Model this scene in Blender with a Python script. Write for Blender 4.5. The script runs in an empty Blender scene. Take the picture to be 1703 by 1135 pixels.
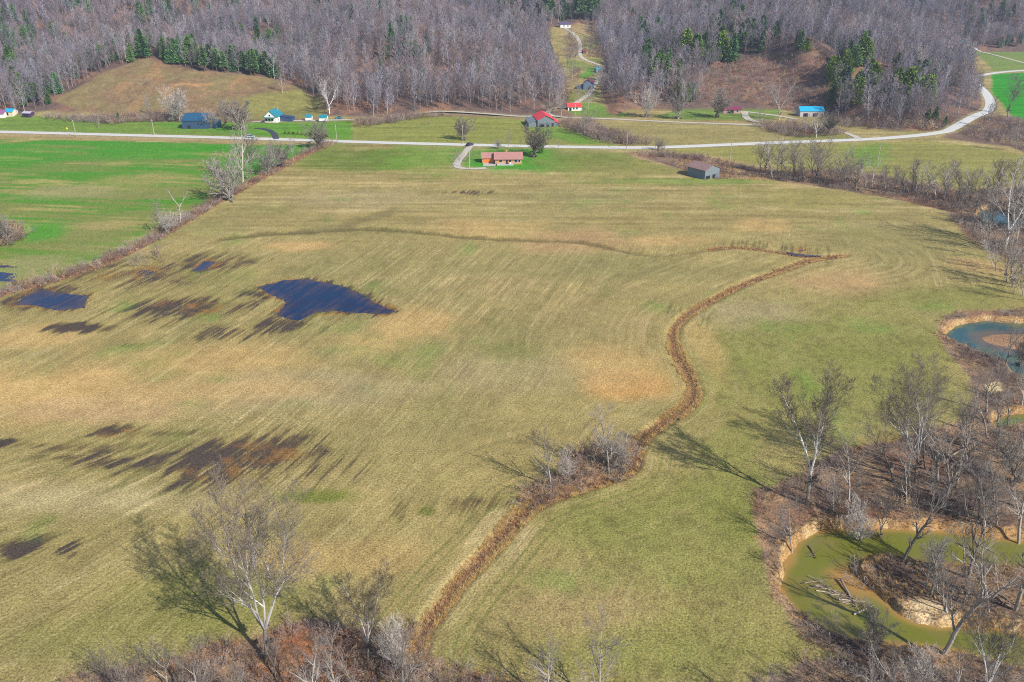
import bpy, math, random
import numpy as np

# ------------------------------------------------------------------ camera, light, exposure
scn = bpy.context.scene
CAM_H, PITCH, FPX = 90.0, math.radians(25.7), 1325.0
cd = bpy.data.cameras.new("camera"); cam = bpy.data.objects.new("camera", cd)
scn.collection.objects.link(cam); scn.camera = cam
cd.sensor_fit = 'HORIZONTAL'; cd.sensor_width = 36.0; cd.lens = 36.0 * FPX / 1703.0
cd.clip_start = 1.0; cd.clip_end = 12000.0
cam.location = (0, 0, CAM_H); cam.rotation_euler = (math.pi / 2 - PITCH, 0, 0)

SUN_EL = math.radians(38.0)
SUN_X, SUN_Y = math.sin(math.radians(133)), math.cos(math.radians(133))
world = bpy.data.worlds.new("World"); scn.world = world; world.use_nodes = True
wn = world.node_tree.nodes; wl = world.node_tree.links
sky = wn.new("ShaderNodeTexSky"); sky.sky_type = 'NISHITA'; sky.sun_disc = False
sky.sun_elevation = SUN_EL; sky.sun_rotation = math.radians(133)
sky.dust_density = 0.6
wl.new(sky.outputs[0], wn["Background"].inputs["Color"]); wn["Background"].inputs["Strength"].default_value = 0.10
sl = bpy.data.lights.new("sun", 'SUN'); so = bpy.data.objects.new("sun", sl); scn.collection.objects.link(so)
sl.energy = 4.9; sl.angle = math.radians(0.5); sl.color = (1.0, 0.93, 0.82)
so.rotation_euler = (math.pi / 2 - SUN_EL, 0, math.radians(180 - 133 + 0))
vs = scn.view_settings; scn.display_settings.display_device = 'sRGB'
vs.view_transform = 'Standard'; vs.look = 'None'; vs.exposure = 0.42; vs.gamma = 1.0; vs.use_curve_mapping = False
scn.cycles.use_denoising = False
scn.cycles.max_bounces = 4; scn.cycles.diffuse_bounces = 2; scn.cycles.glossy_bounces = 2
scn.cycles.transparent_max_bounces = 4
scn.cycles.pixel_filter_type = 'BLACKMAN_HARRIS'; scn.cycles.filter_width = 1.05

# ------------------------------------------------------------------ survey: bearings from the drone -> ground
cP, sP = math.cos(PITCH), math.sin(PITCH)
def G(px, py, z=0.0):
    a = (px - 851.5) / FPX; b = -(py - 567.5) / FPX
    dx, dy, dz = a, cP + b * sP, -sP + b * cP
    t = (z - CAM_H) / dz
    return (dx * t, dy * t)
def PR(x, y, z):
    zz = z - CAM_H; f = y * cP - zz * sP; u = y * sP + zz * cP
    return 851.5 + FPX * x / f, 567.5 - FPX * u / f

def hash2(ix, iy, seed):
    h = (ix.astype(np.int64) * 374761393 + iy.astype(np.int64) * 668265263 + seed * 1442695041) & 0x7fffffff
    h = ((h ^ (h >> 13)) * 1274126177) & 0x7fffffff
    return ((h ^ (h >> 16)) & 0xffff) / 65535.0
def vnoise(x, y, seed=0):
    x = np.asarray(x, float); y = np.asarray(y, float)
    ix = np.floor(x); iy = np.floor(y); fx = x - ix; fy = y - iy
    fx = fx * fx * (3 - 2 * fx); fy = fy * fy * (3 - 2 * fy)
    ix = ix.astype(np.int64); iy = iy.astype(np.int64)
    a = hash2(ix, iy, seed); b = hash2(ix + 1, iy, seed); c = hash2(ix, iy + 1, seed); d = hash2(ix + 1, iy + 1, seed)
    return (a + (b - a) * fx) * (1 - fy) + (c + (d - c) * fx) * fy
def fbm(x, y, seed=0, octv=4):
    s = 0; w = 0.5; t = 0
    for o in range(octv):
        s = s + vnoise(x, y, seed + o * 17) * w; t += w; w *= 0.5; x = x * 2.03 + 5.1; y = y * 2.03 + 1.7
    return s / t
def sstep(a, b, x):
    t = np.clip((x - a) / (b - a), 0, 1); return t * t * (3 - 2 * t)
def smin(a, b, k):
    h = np.clip(0.5 + 0.5 * (b - a) / k, 0, 1); return b * (1 - h) + a * h - k * h * (1 - h)

def hill_e(x, y):
    """how far inside the wooded hills a place lies (metres, negative on the valley floor)"""
    y0 = 514 + 150 * sstep(-470, -400, x) * (1 - sstep(-190, -110, x)) + 34 * sstep(58, 80, x) * (1 - sstep(185, 215, x)) \
        - 38 * sstep(190, 220, x) - 8 * sstep(0, 30, x)
    e = y - y0
    hx = 50 + (y - 520) * 0.02
    wid = 13 + 10 * sstep(600, 700, y) - 60 * sstep(840, 930, y)
    hd = (np.abs(x - hx) - wid) * 1.25
    e = smin(e, hd, 16)
    e = smin(e, (300 + 0.45 * (y - 500) - x), 20)
    e3 = np.where(x > 250, y - 905 + 0.05 * (x - 300), -50)
    return np.maximum(e, e3)
def wood_e(x, y):
    return np.maximum(hill_e(x, y), np.where(x < -100, y - 514, -50))
def height(x, y):
    x = np.asarray(x, float); y = np.asarray(y, float)
    e = np.maximum(hill_e(x, y), 0)
    und = (fbm(x / 85, y / 85, 5, 3) - 0.5) * 44 * sstep(0, 90, e) + (fbm(x / 28, y / 28, 9, 2) - 0.5) * 4 * sstep(0, 50, e)
    z = 118 * (1 - np.exp(-e / 460)) + und
    z = z + np.maximum(y - 540, 0) * 0.085 * np.exp(-((x - 50) / 70) ** 2) * (1 - sstep(900, 1500, y) * 0.7)
    dx = x + 276; dy = y - 628
    r = np.sqrt((dx / np.where(dx < 0, 105, 190)) ** 2 + (dy / np.where(dy < 0, 128, 80)) ** 2)
    sp = 31 * np.clip(1 - r, 0, 1) ** .98 + (4.5 * (fbm(x / 34, y / 34, 3, 3) - .5) + 1.5 * (fbm(x / 9, y / 9, 4, 2) - .5)) * sstep(1, .7, r) * sstep(0, .25, r)
    z = np.maximum(z, sp) + 0.25 * np.minimum(z, sp)
    return z + sstep(1400, 3000, y) * 40 * fbm(x / 700, y / 700, 8, 3)
def T(px, py):
    """bearing -> point on the terrain"""
    a = (px - 851.5) / FPX; b = -(py - 567.5) / FPX
    dx, dy, dz = a, cP + b * sP, -sP + b * cP
    t = np.arange(400, 1500, 1.0)
    t0 = -CAM_H / dz if dz < 0 else 9e9
    if t0 * dy < 500: return (dx * t0, dy * t0, 0.0)
    X, Y, Z = dx * t, dy * t, CAM_H + dz * t
    k = np.nonzero(Z <= height(X, Y))[0]
    k = k[0] if len(k) else len(t) - 1
    return (float(X[k]), float(Y[k]), float(Z[k]))
def poly(pts, z=0.0):
    return np.array([G(p[0], p[1], z) for p in pts])
def tpoly(pts):
    return np.array([T(*p)[:2] for p in pts])

def seg_dist(X, Y, P, closed):
    d = np.full(X.shape, 1e9); al = np.zeros(X.shape); acc = 0.0
    n = len(P)
    for i in range(n if closed else n - 1):
        a = P[i]; b = P[(i + 1) % n]; v = b - a; L2 = v @ v + 1e-9
        t = np.clip(((X - a[0]) * v[0] + (Y - a[1]) * v[1]) / L2, 0, 1)
        dd = np.hypot(X - a[0] - t * v[0], Y - a[1] - t * v[1])
        m = dd < d; d = np.where(m, dd, d); al = np.where(m, acc + t * math.sqrt(L2), al); acc += math.sqrt(L2)
    return d, al
def inside(X, Y, P):
    r = np.zeros(X.shape, bool); n = len(P)
    for i in range(n):
        x0, y0 = P[i]; x1, y1 = P[(i + 1) % n]
        if y0 == y1: continue
        c = ((y0 > Y) != (y1 > Y)) & (X < (x1 - x0) * (Y - y0) / (y1 - y0) + x0)
        r ^= c
    return r
def sdf(X, Y, P, far=40.0):
    """positive inside, metres; beyond `far` outside the bounding box it is just -far"""
    out = np.full(X.shape, -far)
    lo = P.min(0) - far; hi = P.max(0) + far
    m = (X > lo[0]) & (X < hi[0]) & (Y > lo[1]) & (Y < hi[1])
    x = X[m]; y = Y[m]
    d, _ = seg_dist(x, y, P, True)
    out[m] = np.where(inside(x, y, P), d, -d)
    return out
def ldist(X, Y, P, far=40.0):
    out = np.full(X.shape, far); al = np.zeros(X.shape)
    lo = P.min(0) - far; hi = P.max(0) + far
    m = (X > lo[0]) & (X < hi[0]) & (Y > lo[1]) & (Y < hi[1])
    d, a = seg_dist(X[m], Y[m], P, False)
    out[m] = np.minimum(d, far); al[m] = a
    return out, al
def smooth_line(P, n=3):
    P = np.asarray(P, float)
    for _ in range(n):
        Q = [P[0]]
        for a, b in zip(P[:-1], P[1:]): Q += [a * .75 + b * .25, a * .25 + b * .75]
        P = np.array(Q + [P[-1]])
    return P
def smooth_ring(P, n=2):
    P = np.asarray(P, float)
    for _ in range(n):
        Q = []
        for i in range(len(P)):
            a = P[i]; b = P[(i + 1) % len(P)]; Q += [a * .75 + b * .25, a * .25 + b * .75]
        P = np.array(Q)
    return P

# ------------------------------------------------------------------ the lie of the land
WZ = -1.9
CREEK = smooth_ring(poly([(1900, 905), (1695, 902), (1600, 886), (1500, 880), (1440, 880), (1380, 880), (1340, 888), (1318, 915), (1303, 945), (1298, 975),
    (1310, 1005), (1340, 1035), (1400, 1066), (1454, 1072), (1507, 1077), (1560, 1082), (1620, 1096), (1703, 1118), (1900, 1150),
    (1900, 1070), (1703, 1055), (1668, 1046), (1609, 1038), (1572, 1043), (1550, 1042), (1502, 1029), (1480, 1005), (1443, 975), (1423, 951), (1432, 933),
    (1462, 926), (1507, 932), (1561, 938), (1615, 945), (1668, 946), (1900, 950)], WZ))
POND = smooth_ring(poly([(1573, 559), (1585, 546), (1602, 538), (1639, 533), (1703, 540), (1900, 545), (1900, 655), (1703, 636), (1678, 620), (1668, 606), (1639, 596), (1602, 581), (1577, 569)], WZ))
SANDBAR = smooth_ring(poly([(1626, 564), (1650, 556), (1703, 556), (1800, 560), (1800, 590), (1703, 584), (1660, 577)], WZ))
POOL = smooth_ring(poly([(1645, 706), (1665, 692), (1703, 686), (1900, 690), (1900, 720), (1703, 706), (1668, 716), (1655, 718)], WZ))
FARPOOL = smooth_ring(poly([(1622, 352), (1650, 347), (1700, 350), (1860, 352), (1860, 392), (1700, 390), (1665, 381), (1630, 372)], WZ))
WATERS = [('creek_water', CREEK), ('creek_pool_water', POND), ('backwater', POOL), ('far_creek_water', FARPOOL)]
CORRIDOR = poly([(1040, 255), (1090, 254), (1180, 262), (1260, 280), (1300, 286), (1360, 283), (1440, 288), (1520, 305), (1600, 318), (1650, 320), (1750, 300), (2000, 330), (2300, 600), (2300, 1300),
    (1280, 1300), (1230, 1150), (1330, 1100), (1400, 1092), (1340, 1060), (1290, 1000), (1272, 940), (1258, 890), (1248, 850), (1256, 815), (1330, 790), (1400, 745), (1480, 735), (1540, 715), (1605, 700),
    (1618, 660), (1612, 630), (1580, 590), (1558, 560), (1562, 535), (1590, 518), (1703, 513), (1800, 512), (1800, 450), (1703, 438), (1655, 422), (1612, 398),
    (1590, 372), (1575, 352), (1500, 334), (1400, 316), (1300, 302), (1240, 294), (1190, 298), (1140, 284), (1090, 268)])
SWBRUSH = poly([(-100, 1200), (60, 1150), (120, 1122), (200, 1112), (300, 1092), (330, 1075), (420, 1062), (480, 1035), (520, 1030), (580, 1040), (640, 1050), (690, 1040), (712, 1062), (720, 1090), (770, 1112), (830, 1128), (900, 1150), (1000, 1165), (1100, 1180), (1230, 1240), (300, 1400), (-100, 1300)])
DITCH = smooth_line(poly([(1405, 424), (1350, 431), (1300, 449), (1240, 470), (1180, 500), (1135, 528), (1117, 552), (1122, 585), (1142, 620), (1156, 645), (1150, 672), (1105, 702), (1064, 730), (1054, 758), (1050, 782),
    (1000, 800), (940, 818), (885, 838), (850, 872), (805, 925), (765, 965), (735, 1005), (700, 1052), (690, 1090)]))
DITCH2 = smooth_line(poly([(1180, 414), (1230, 410), (1290, 418), (1340, 427), (1380, 428)]))
RILL = smooth_line(poly([(350, 402), (420, 390), (520, 386), (600, 380), (690, 385), (780, 396), (880, 400), (960, 402), (1010, 411), (1060, 424), (1110, 424), (1180, 414)]))
RILL2 = smooth_line(poly([(500, 387), (560, 380), (600, 368), (655, 349)]))
THICKET = poly([(862, 832), (880, 812), (925, 790), (930, 762), (990, 745), (1040, 735), (1066, 726), (1068, 760), (1054, 792), (980, 808), (890, 845)])
HEDGE = smooth_line(poly([(-160, 545), (-40, 500), (40, 478), (140, 450), (210, 420), (265, 392), (330, 352), (410, 308), (480, 270), (550, 236)]))
LEFTFIELD = poly([(-700, 232), (-60, 232), (0, 231), (250, 236), (420, 241), (545, 240), (480, 266), (410, 304), (330, 348), (265, 388), (210, 416), (140, 446), (40, 474), (-40, 496), (-400, 620)])
ROAD = smooth_line(np.array([G(-900, 197), G(-300, 213), G(0, 219.5), G(200, 225), G(400, 230), G(590, 236.5), G(800, 242), G(950, 245), G(1080, 246.5), G(1180, 242.5), G(1280, 238), G(1430, 233), G(1500, 228.5), G(1560, 222), G(1600, 213), G(1630, 200), G(1645, 187), G(1647, 172), G(1640, 157), G(1615, 140), G(1622, 128), G(1650, 122), G(1703, 117), G(1900, 108)]), 3)
LANE = smooth_line(np.array([T(x, y)[:2] for x, y in [(420, 203), (500, 201), (580, 200), (640, 197), (700, 190.5), (730, 187.5), (790, 190), (860, 194.5), (900, 196), (980, 197), (1060, 200.5), (1130, 204), (1200, 206), (1290, 210), (1350, 214), (1390, 217), (1415, 224), (1432, 233)]]), 2)
HOLLOW = smooth_line(np.array([T(x, y)[:2] for x, y in [(925, 197), (905, 188), (935, 182), (958, 172), (978, 160), (985, 148), (1004, 118), (998, 109), (972, 101), (963, 92), (966, 78), (960, 62), (944, 50), (936, 46)]]), 2)
TRACK = smooth_line(np.array([G(*p) for p in [(785, 241), (775, 252), (762, 268), (758, 277), (768, 281), (800, 281), (815, 279)]]), 2)
TRACK2 = smooth_line(np.array([G(*p) for p in [(1432, 232), (1410, 222), (1380, 214)]]), 2)
BLACKDRIVE = smooth_line(np.array([G(*p) for p in [(459, 232), (457, 224), (450, 218), (438, 214.5), (424, 214)]]), 2)
COURT = smooth_line(np.array([T(*p)[:2] for p in [(1236, 186), (1260, 189), (1300, 194), (1330, 200)]]), 2)
COURT2 = smooth_line(np.array([T(*p)[:2] for p in [(1238, 186), (1240, 198), (1262, 205)]]), 2)
FARTRACK = smooth_line(np.array([T(*p)[:2] for p in [(1608, 76), (1640, 88), (1703, 106), (1800, 130)]]), 2)

PUD_A = poly([(428, 477), (470, 467), (520, 465), (560, 475), (600, 490), (630, 507), (655, 518), (625, 523), (560, 516), (522, 519), (495, 532), (462, 524), (474, 502), (452, 490)])
PUD_B = poly([(36, 494), (70, 478), (95, 486), (144, 492), (140, 512), (100, 516), (60, 508), (30, 508)])
PUD_C = poly([(316, 452), (338, 434), (362, 434), (340, 450)])
PUD_D = poly([(205, 450), (262, 440), (275, 452), (230, 465)])
PUD_E = poly([(240, 508), (300, 497), (400, 513), (372, 526), (290, 522)])
PUD_F = poly([(-60, 425), (10, 440), (34, 468), (-10, 480), (-60, 470)])
PUD_G = poly([(255, 785), (330, 772), (370, 740), (412, 725), (470, 735), (545, 752), (500, 772), (440, 800), (372, 806), (320, 792)])
PUD_H = poly([(160, 716), (190, 706), (222, 718), (186, 728)])
PUD_I = poly([(1316, 413), (1345, 413), (1352, 422), (1322, 420)])
PUD_J = poly([(150, 462), (170, 452), (215, 455), (185, 468)])
PUD_K = poly([(738, 320), (790, 317), (816, 319), (790, 323)])
PUDDLES = [(PUD_A, 1.0), (PUD_B, 1.0), (PUD_C, .9), (PUD_D, .45), (PUD_E, .36), (PUD_F, .7), (PUD_G, .26), (PUD_H, .36), (PUD_I, .5), (PUD_J, .4), (PUD_K, .7)]
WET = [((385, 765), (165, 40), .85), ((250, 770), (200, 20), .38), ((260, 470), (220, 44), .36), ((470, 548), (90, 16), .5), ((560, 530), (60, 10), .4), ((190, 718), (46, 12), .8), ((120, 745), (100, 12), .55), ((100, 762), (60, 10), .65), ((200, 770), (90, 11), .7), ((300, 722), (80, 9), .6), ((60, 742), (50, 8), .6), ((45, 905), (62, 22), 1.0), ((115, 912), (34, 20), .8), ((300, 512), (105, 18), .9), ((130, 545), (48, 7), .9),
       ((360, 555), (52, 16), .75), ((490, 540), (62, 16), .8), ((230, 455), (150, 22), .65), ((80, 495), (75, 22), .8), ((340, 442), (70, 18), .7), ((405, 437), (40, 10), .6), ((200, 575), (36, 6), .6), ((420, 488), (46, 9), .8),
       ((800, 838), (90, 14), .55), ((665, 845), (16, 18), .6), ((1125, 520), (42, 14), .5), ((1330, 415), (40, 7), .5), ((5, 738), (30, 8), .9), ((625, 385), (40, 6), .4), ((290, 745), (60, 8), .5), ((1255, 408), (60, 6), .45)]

# ------------------------------------------------------------------ ground sheet
def build_ground_arrays():
    ys = [-200., -60., 0., 30., 50.]
    for py in np.arange(1240, 196, -1.75): ys.append(G(851, py)[1])
    y = ys[-1]
    while y < 900: y += 1.9; ys.append(y)
    while y < 1300: y += 6; ys.append(y)
    while y < 8000: y *= 1.045; ys.append(y)
    ys = np.array(ys)
    v = np.linspace(-1.22, 1.22, 1250)
    v = np.concatenate([[-14, -9, -6, -4, -3, -2.3, -1.8, -1.5, -1.35], v, [1.35, 1.5, 1.8, 2.3, 3, 4, 6, 9, 14]])
    w = 0.643 * (np.maximum(ys, 45) * cP + CAM_H * sP)
    X = v[None, :] * w[:, None]; Y = np.repeat(ys[:, None], len(v), 1)
    return X, Y
GX, GY = build_ground_arrays()
NR, NC = GX.shape
X = GX.ravel(); Y = GY.ravel()
th = math.radians(19)
rowc = X * math.cos(th) - Y * math.sin(th); rowa = X * math.sin(th) + Y * math.cos(th)
dD, aD = ldist(X, Y, DITCH, 130.0)
streakL = fbm(rowc / 0.5, rowa / 12, 31, 3) * .68 + fbm(rowc / 2.2, rowa / 26, 32, 3) * .32
# near the bottom left the drill rows fan out westward
_px = np.linspace(-260, 200, 400); _ph = np.radians(19 + 27 * (1 - sstep(-95, -35, _px))); _G = np.concatenate([[0], np.cumsum(np.diff(_px) / np.tan(_ph[:-1]))])
_phx = np.interp(X, _px, _ph); rowc2 = (np.interp(X, _px, _G) - Y) * np.sin(math.radians(30)); rowa2 = X * np.sin(_phx) + Y * np.cos(_phx)
wF = 1 - sstep(128, 172, Y + (fbm(X / 30, Y / 30, 52, 2) - .5) * 30)
streakL2 = fbm(rowc2 / 0.5, rowa2 / 12, 31, 3) * .68 + fbm(rowc2 / 2.2, rowa2 / 26, 32, 3) * .32
streakL = streakL * (1 - wF) + streakL2 * wF
streakD = fbm(dD / 1.1 + fbm(X / 9, Y / 9, 38, 2) * 1.5, aD / 14, 33, 4)
streakN = fbm(Y / 2.6, X / 34 + 3, 35, 3)
wD = (1 - sstep(14, 48, dD + (fbm(X / 20, Y / 20, 34, 2) - .5) * 40)) * .8
wN = sstep(250, 300, Y)
streak = streakL * (1 - wD) + streakD * wD
streak = streak * (1 - wN) + streakN * wN
inLF = sdf(X, Y, LEFTFIELD, 8.0)
th2 = math.radians(98)
streak = np.where(inLF > 0, fbm((X * math.cos(th2) - Y * math.sin(th2)) / 2.2, (X * math.sin(th2) + Y * math.cos(th2)) / 45, 37, 3), streak)
sN = (streak - 0.5) * 2

Z = height(X, Y)
# puddle hollows
pud = np.zeros_like(X)
for P, k in PUDDLES:
    s = sdf(X, Y, P, 12.0)
    s = s + (fbm(X / 5, Y / 5, 41, 3) - .5) * 5 * (0.4 + .6 * (k < .8)) + (streakL - .5) * 9
    pud = np.maximum(pud, k * sstep(-4, 4, s))
flat = (Y < 300) & (dD > 5)
micro = np.where(flat & (pud > 0), sN * 0.22, 0)
Z = Z - 0.22 * pud + micro * sstep(0, .3, pud)
PUDZ = -0.10
# creek
inC = sdf(X, Y, CORRIDOR, 10.0)
dW = np.full_like(X, -60.0)
for n_, P in WATERS: dW = np.maximum(dW, sdf(X, Y, P, 14.0))
dW = np.where(dW > -13.9, dW + (fbm(X / 3.5, Y / 3.5, 43, 3) - .5) * 1.6, dW)
sb = sdf(X, Y, SANDBAR, 10.0)
dW = np.minimum(dW, -sb)
rough = (fbm(X / 4, Y / 4, 47, 4) - .5)
PENIN = sdf(X, Y, poly([(1425, 955), (1460, 920), (1700, 940), (1900, 960), (1900, 1060), (1609, 1034), (1560, 1042), (1500, 1030), (1470, 1000)], WZ), 12.0)
bank = WZ + 0.02 + np.clip(-dW, 0, 3.0) * 1.5 * (0.5 + 1.3 * fbm(X / 4, Y / 4, 49, 3))
bank = bank + (fbm(X / 1.3, Y / 1.3, 50, 3) - .5) * 1.1 * (dW < -.4)
land = np.where(inC > -3, -0.35 * sstep(-1, 3, inC) + rough * 0.9 * sstep(0, 4, inC), 0)
low = np.maximum(sstep(0, 2, PENIN), sstep(-1, 1, sb))
land = land * (1 - low) + (-1.15 + rough * .9 + .5 * sstep(4, 12, X - 66)) * low
isl = np.where(sb > -3, WZ + np.clip(sb, 0, 9) * 0.12 + .05, 99)
Zc = np.minimum(bank, land); Zc = np.minimum(Zc, isl)
Zc = np.where(dW > 0, WZ - np.clip(dW * .5, 0.03, 1.2), Zc)
Z = np.where((inC > -4) & (dW > -13) | (inC > 0), Zc, Z)
# ditches
d2, a2 = ldist(X, Y, DITCH2, 20.0); dR, aR = ldist(X, Y, RILL, 20.0); dR2, aR2 = ldist(X, Y, RILL2, 20.0)
Z = Z - 0.55 * (1 - sstep(0.6, 2.6, dD)) * (dW < -3) - 0.5 * (1 - sstep(.5, 2.4, d2)) - 0.35 * (1 - sstep(.4, 2.6, dR))
inS = sdf(X, Y, SWBRUSH, 10.0)
Z = Z + np.where(inS > 0, rough * 1.2 * sstep(0, 4, inS) - 0.9 * sstep(2, 10, inS), 0)

# ------------------------------------------------------------------ ground colours (albedo of soil, grass and litter)
C = np.zeros((len(X), 3))
def mixc(w, col):
    global C
    w = np.clip(w, 0, 1)[:, None]; C = C * (1 - w) + np.array(col)[None, :] * w
big = fbm(X / 60, Y / 60, 61, 4); mid = fbm(X / 14, Y / 14, 63, 4); sml = fbm(X / 3, Y / 3, 65, 4)
spk = hash2(np.arange(len(X)), np.arange(len(X)) // 7, 3)
OL, TAN, GRN = (.230, .205, .085), (.370, .270, .130), (.115, .175, .025)
C[:] = (.315, .252, .104)
mixc(sstep(.42, .68, big * .5 + mid * .35 + streak * .3 - .08) * .65, OL)
mixc(sstep(.55, .75, fbm(X / 35, Y / 35, 67, 4) * .6 + streak * .4) * .6, TAN)
mixc(sstep(.56, .74, streak) * (.40 - .30 * (X > 20) * (Y < 225)), (.47, .375, .20))
lines = np.where(vnoise(X * 3, Y * 3, 53) > wF, fbm(rowc / 0.42, rowa / 26, 39, 2), fbm(rowc2 / 0.42, rowa2 / 20, 39, 2))
mixc(sstep(.66, .86, lines) * (1 - wN) * (1 - wD) * .42 * sstep(.4, .65, fbm(X / 30, Y / 30, 40, 3)), (.58, .47, .27))
linesD = fbm(dD / .5 + (mid - .5) * 1.5, aD / 30, 42, 2)
mixc(sstep(.62, .8, linesD) * (1 - sstep(35, 75, dD)) * sstep(6, 12, dD) * .20 * sstep(.4, .6, fbm(X / 25, Y / 25, 44, 3)), (.54, .43, .24))
mixc(sstep(.38, .22, linesD) * (1 - sstep(35, 75, dD)) * sstep(6, 12, dD) * .25, (.16, .14, .055))
mixc(sstep(.36, .2, lines) * (1 - wN) * (1 - wD) * .35, (.17, .13, .06))
mixc(sstep(.44, .26, streak) * (.34 - .24 * (X > 20) * (Y < 225)), (.15, .12, .05))
def blob(px, py, rx, ry, col, k, nz=.9):
    x0, y0 = G(px, py); xa = G(px + rx, py)[0] - x0; ya = abs(G(px, py - ry)[1] - G(px, py + ry)[1]) / 2
    m = (np.abs(X - x0) < xa * 2) & (np.abs(Y - y0) < ya * 2)
    if not m.any(): return
    r = np.hypot((X[m] - x0) / xa, (Y[m] - y0) / ya) + (mid[m] - .5) * nz + sN[m] * .18
    w = np.minimum(sstep(1.15, .35, r) * k * 1.15, 1)
    C[m] = C[m] * (1 - w[:, None]) + np.array(col)[None, :] * w[:, None]
GREEN2, TAN2, OR, GRAYT = (.190, .200, .052), (.47, .315, .135), (.50, .275, .10), (.33, .27, .155)
for b in [(1400, 560, 260, 70, GREEN2, .6), (1330, 640, 200, 90, GREEN2, .6), (1150, 900, 260, 130, GREEN2, .55), (1240, 820, 120, 90, GREEN2, .6), (1000, 860, 180, 60, GREEN2, .3), (1100, 1080, 260, 80, GREEN2, .5), (1560, 500, 180, 34, GREEN2, .55),
          (1480, 400, 160, 60, OL, .6), (845, 585, 70, 22, GREEN2, .7), (850, 560, 200, 60, OL, .3), (620, 265, 120, 22, GRN, .75), (720, 262, 90, 30, (.13, .24, .03), .7), (960, 265, 130, 16, GRN, .7), (860, 272, 110, 18, (.06, .25, .02), .95), (840, 256, 120, 12, (.09, .24, .025), .9),
          (1150, 302, 200, 8, (.13, .22, .035), .6), (1000, 275, 140, 22, GREEN2, .6), (540, 255, 60, 26, GRN, .6), (1330, 330, 160, 26, GREEN2, .35), (900, 440, 260, 28, OL, .5), (1100, 450, 200, 26, OL, .5), (560, 440, 140, 30, OL, .5),
          (650, 480, 80, 20, OL, .5), (350, 1000, 220, 60, GREEN2, .45), (160, 1060, 220, 50, GREEN2, .35), (520, 826, 90, 16, (.12, .15, .02), .75), (710, 850, 16, 10, (.13, .14, .03), .8), (400, 990, 120, 60, GREEN2, .3),
          (1050, 640, 90, 32, OR, .6), (1020, 600, 90, 40, TAN2, .6), (960, 400, 130, 24, (.36, .24, .12), .75), (1100, 400, 80, 12, TAN2, .6), (1270, 375, 60, 14, TAN2, .6), (1400, 470, 90, 26, (.40, .27, .13), .8), (1620, 440, 60, 18, (.38, .26, .12), .7),
          (700, 540, 110, 34, TAN2, .6), (500, 410, 60, 10, TAN2, .7), (820, 380, 120, 20, TAN2, .5), (60, 650, 220, 60, TAN2, .8), (300, 600, 240, 50, TAN2, .6), (180, 680, 260, 26, (.42, .29, .15), .7), (60, 560, 120, 26, TAN2, .6), (620, 570, 100, 26, TAN2, .5),
          (500, 650, 300, 40, GRAYT, .6), (350, 650, 240, 30, TAN2, .5), (120, 830, 260, 36, (.40, .33, .18), .6), (650, 730, 160, 70, OL, .35), (560, 930, 160, 40, TAN2, .4), (960, 1010, 150, 60, (.34, .25, .12), .6), (820, 620, 160, 50, GRAYT, .4),
          (1170, 570, 30, 60, TAN2, .45), (1250, 520, 120, 30, GRAYT, .6), (200, 430, 60, 10, OL, .6), (600, 330, 160, 20, GRAYT, .5), (1000, 330, 200, 20, OL, .4), (900, 325, 160, 10, OL, .5), (1500, 640, 120, 60, GREEN2, .5), (1480, 745, 90, 22, (.30, .21, .06), .6), (1200, 730, 120, 30, GREEN2, .3),
          (1100, 680, 60, 20, OL, .5), (740, 690, 120, 60, OL, .4), (90, 400, 60, 20, OL, .0)]:
    blob(*b)
_o = np.argsort(DITCH[:, 1]); east = sstep(-3, 6, X - np.interp(Y, DITCH[_o, 1], DITCH[_o, 0])) * (Y < 225)
clod = fbm(X / 1.1, Y / 1.1, 68, 3)
C *= (1 + (streak - .5) * (.32 - .26 * east - .12 * wN) + (fbm(X / 6, Y / 6, 66, 3) - .5) * .35 + (clod - .5) * (.25 + .5 * east))[:, None]
mixc(sstep(.56, .72, clod) * east * .30, (.12, .145, .035))
C[:, 2] *= .94
mixc(sstep(.64, .82, lines) * (1 - wN) * (1 - wD) * .18 * (1 - east), (.60, .47, .25))
# concentric tan work round the ditch bend
mixc(sstep(.54, .72, streakD) * wD * (1 - wN) * .18, (.40, .30, .15))
# dark damp rills
nR = (fbm(X / 4, Y / 4, 71, 3) - .5)
mixc((1 - sstep(.6, 3.2, dR + nR * 3.5)) * .7 * sstep(.2, .55, fbm(aR / 18, aR * 0, 5, 2) + .15), (.10, .085, .03))
mixc((1 - sstep(1.2, 6.0, dR2 + nR * 6)) * .5, (.13, .115, .05))
# drained and sodden patches, torn into streaks by the drill rows
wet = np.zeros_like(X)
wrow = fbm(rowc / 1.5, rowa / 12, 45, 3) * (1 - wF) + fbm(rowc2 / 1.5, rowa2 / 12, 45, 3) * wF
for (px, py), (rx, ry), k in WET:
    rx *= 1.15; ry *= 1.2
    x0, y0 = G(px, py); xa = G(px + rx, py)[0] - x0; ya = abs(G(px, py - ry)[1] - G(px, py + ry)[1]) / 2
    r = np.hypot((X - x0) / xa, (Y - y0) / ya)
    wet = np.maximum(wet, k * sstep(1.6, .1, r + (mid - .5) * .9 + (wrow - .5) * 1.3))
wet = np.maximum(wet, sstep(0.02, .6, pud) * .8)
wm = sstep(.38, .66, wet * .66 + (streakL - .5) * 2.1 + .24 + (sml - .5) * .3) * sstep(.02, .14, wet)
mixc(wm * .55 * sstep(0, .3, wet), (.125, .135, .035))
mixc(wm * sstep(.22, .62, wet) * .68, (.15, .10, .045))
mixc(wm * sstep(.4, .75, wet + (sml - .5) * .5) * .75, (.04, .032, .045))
edge = sstep(.1, .35, pud) * (1 - sstep(.45, .8, pud))
mixc(edge * .6 * sstep(.4, .7, sml), (.36, .18, .04))

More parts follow.
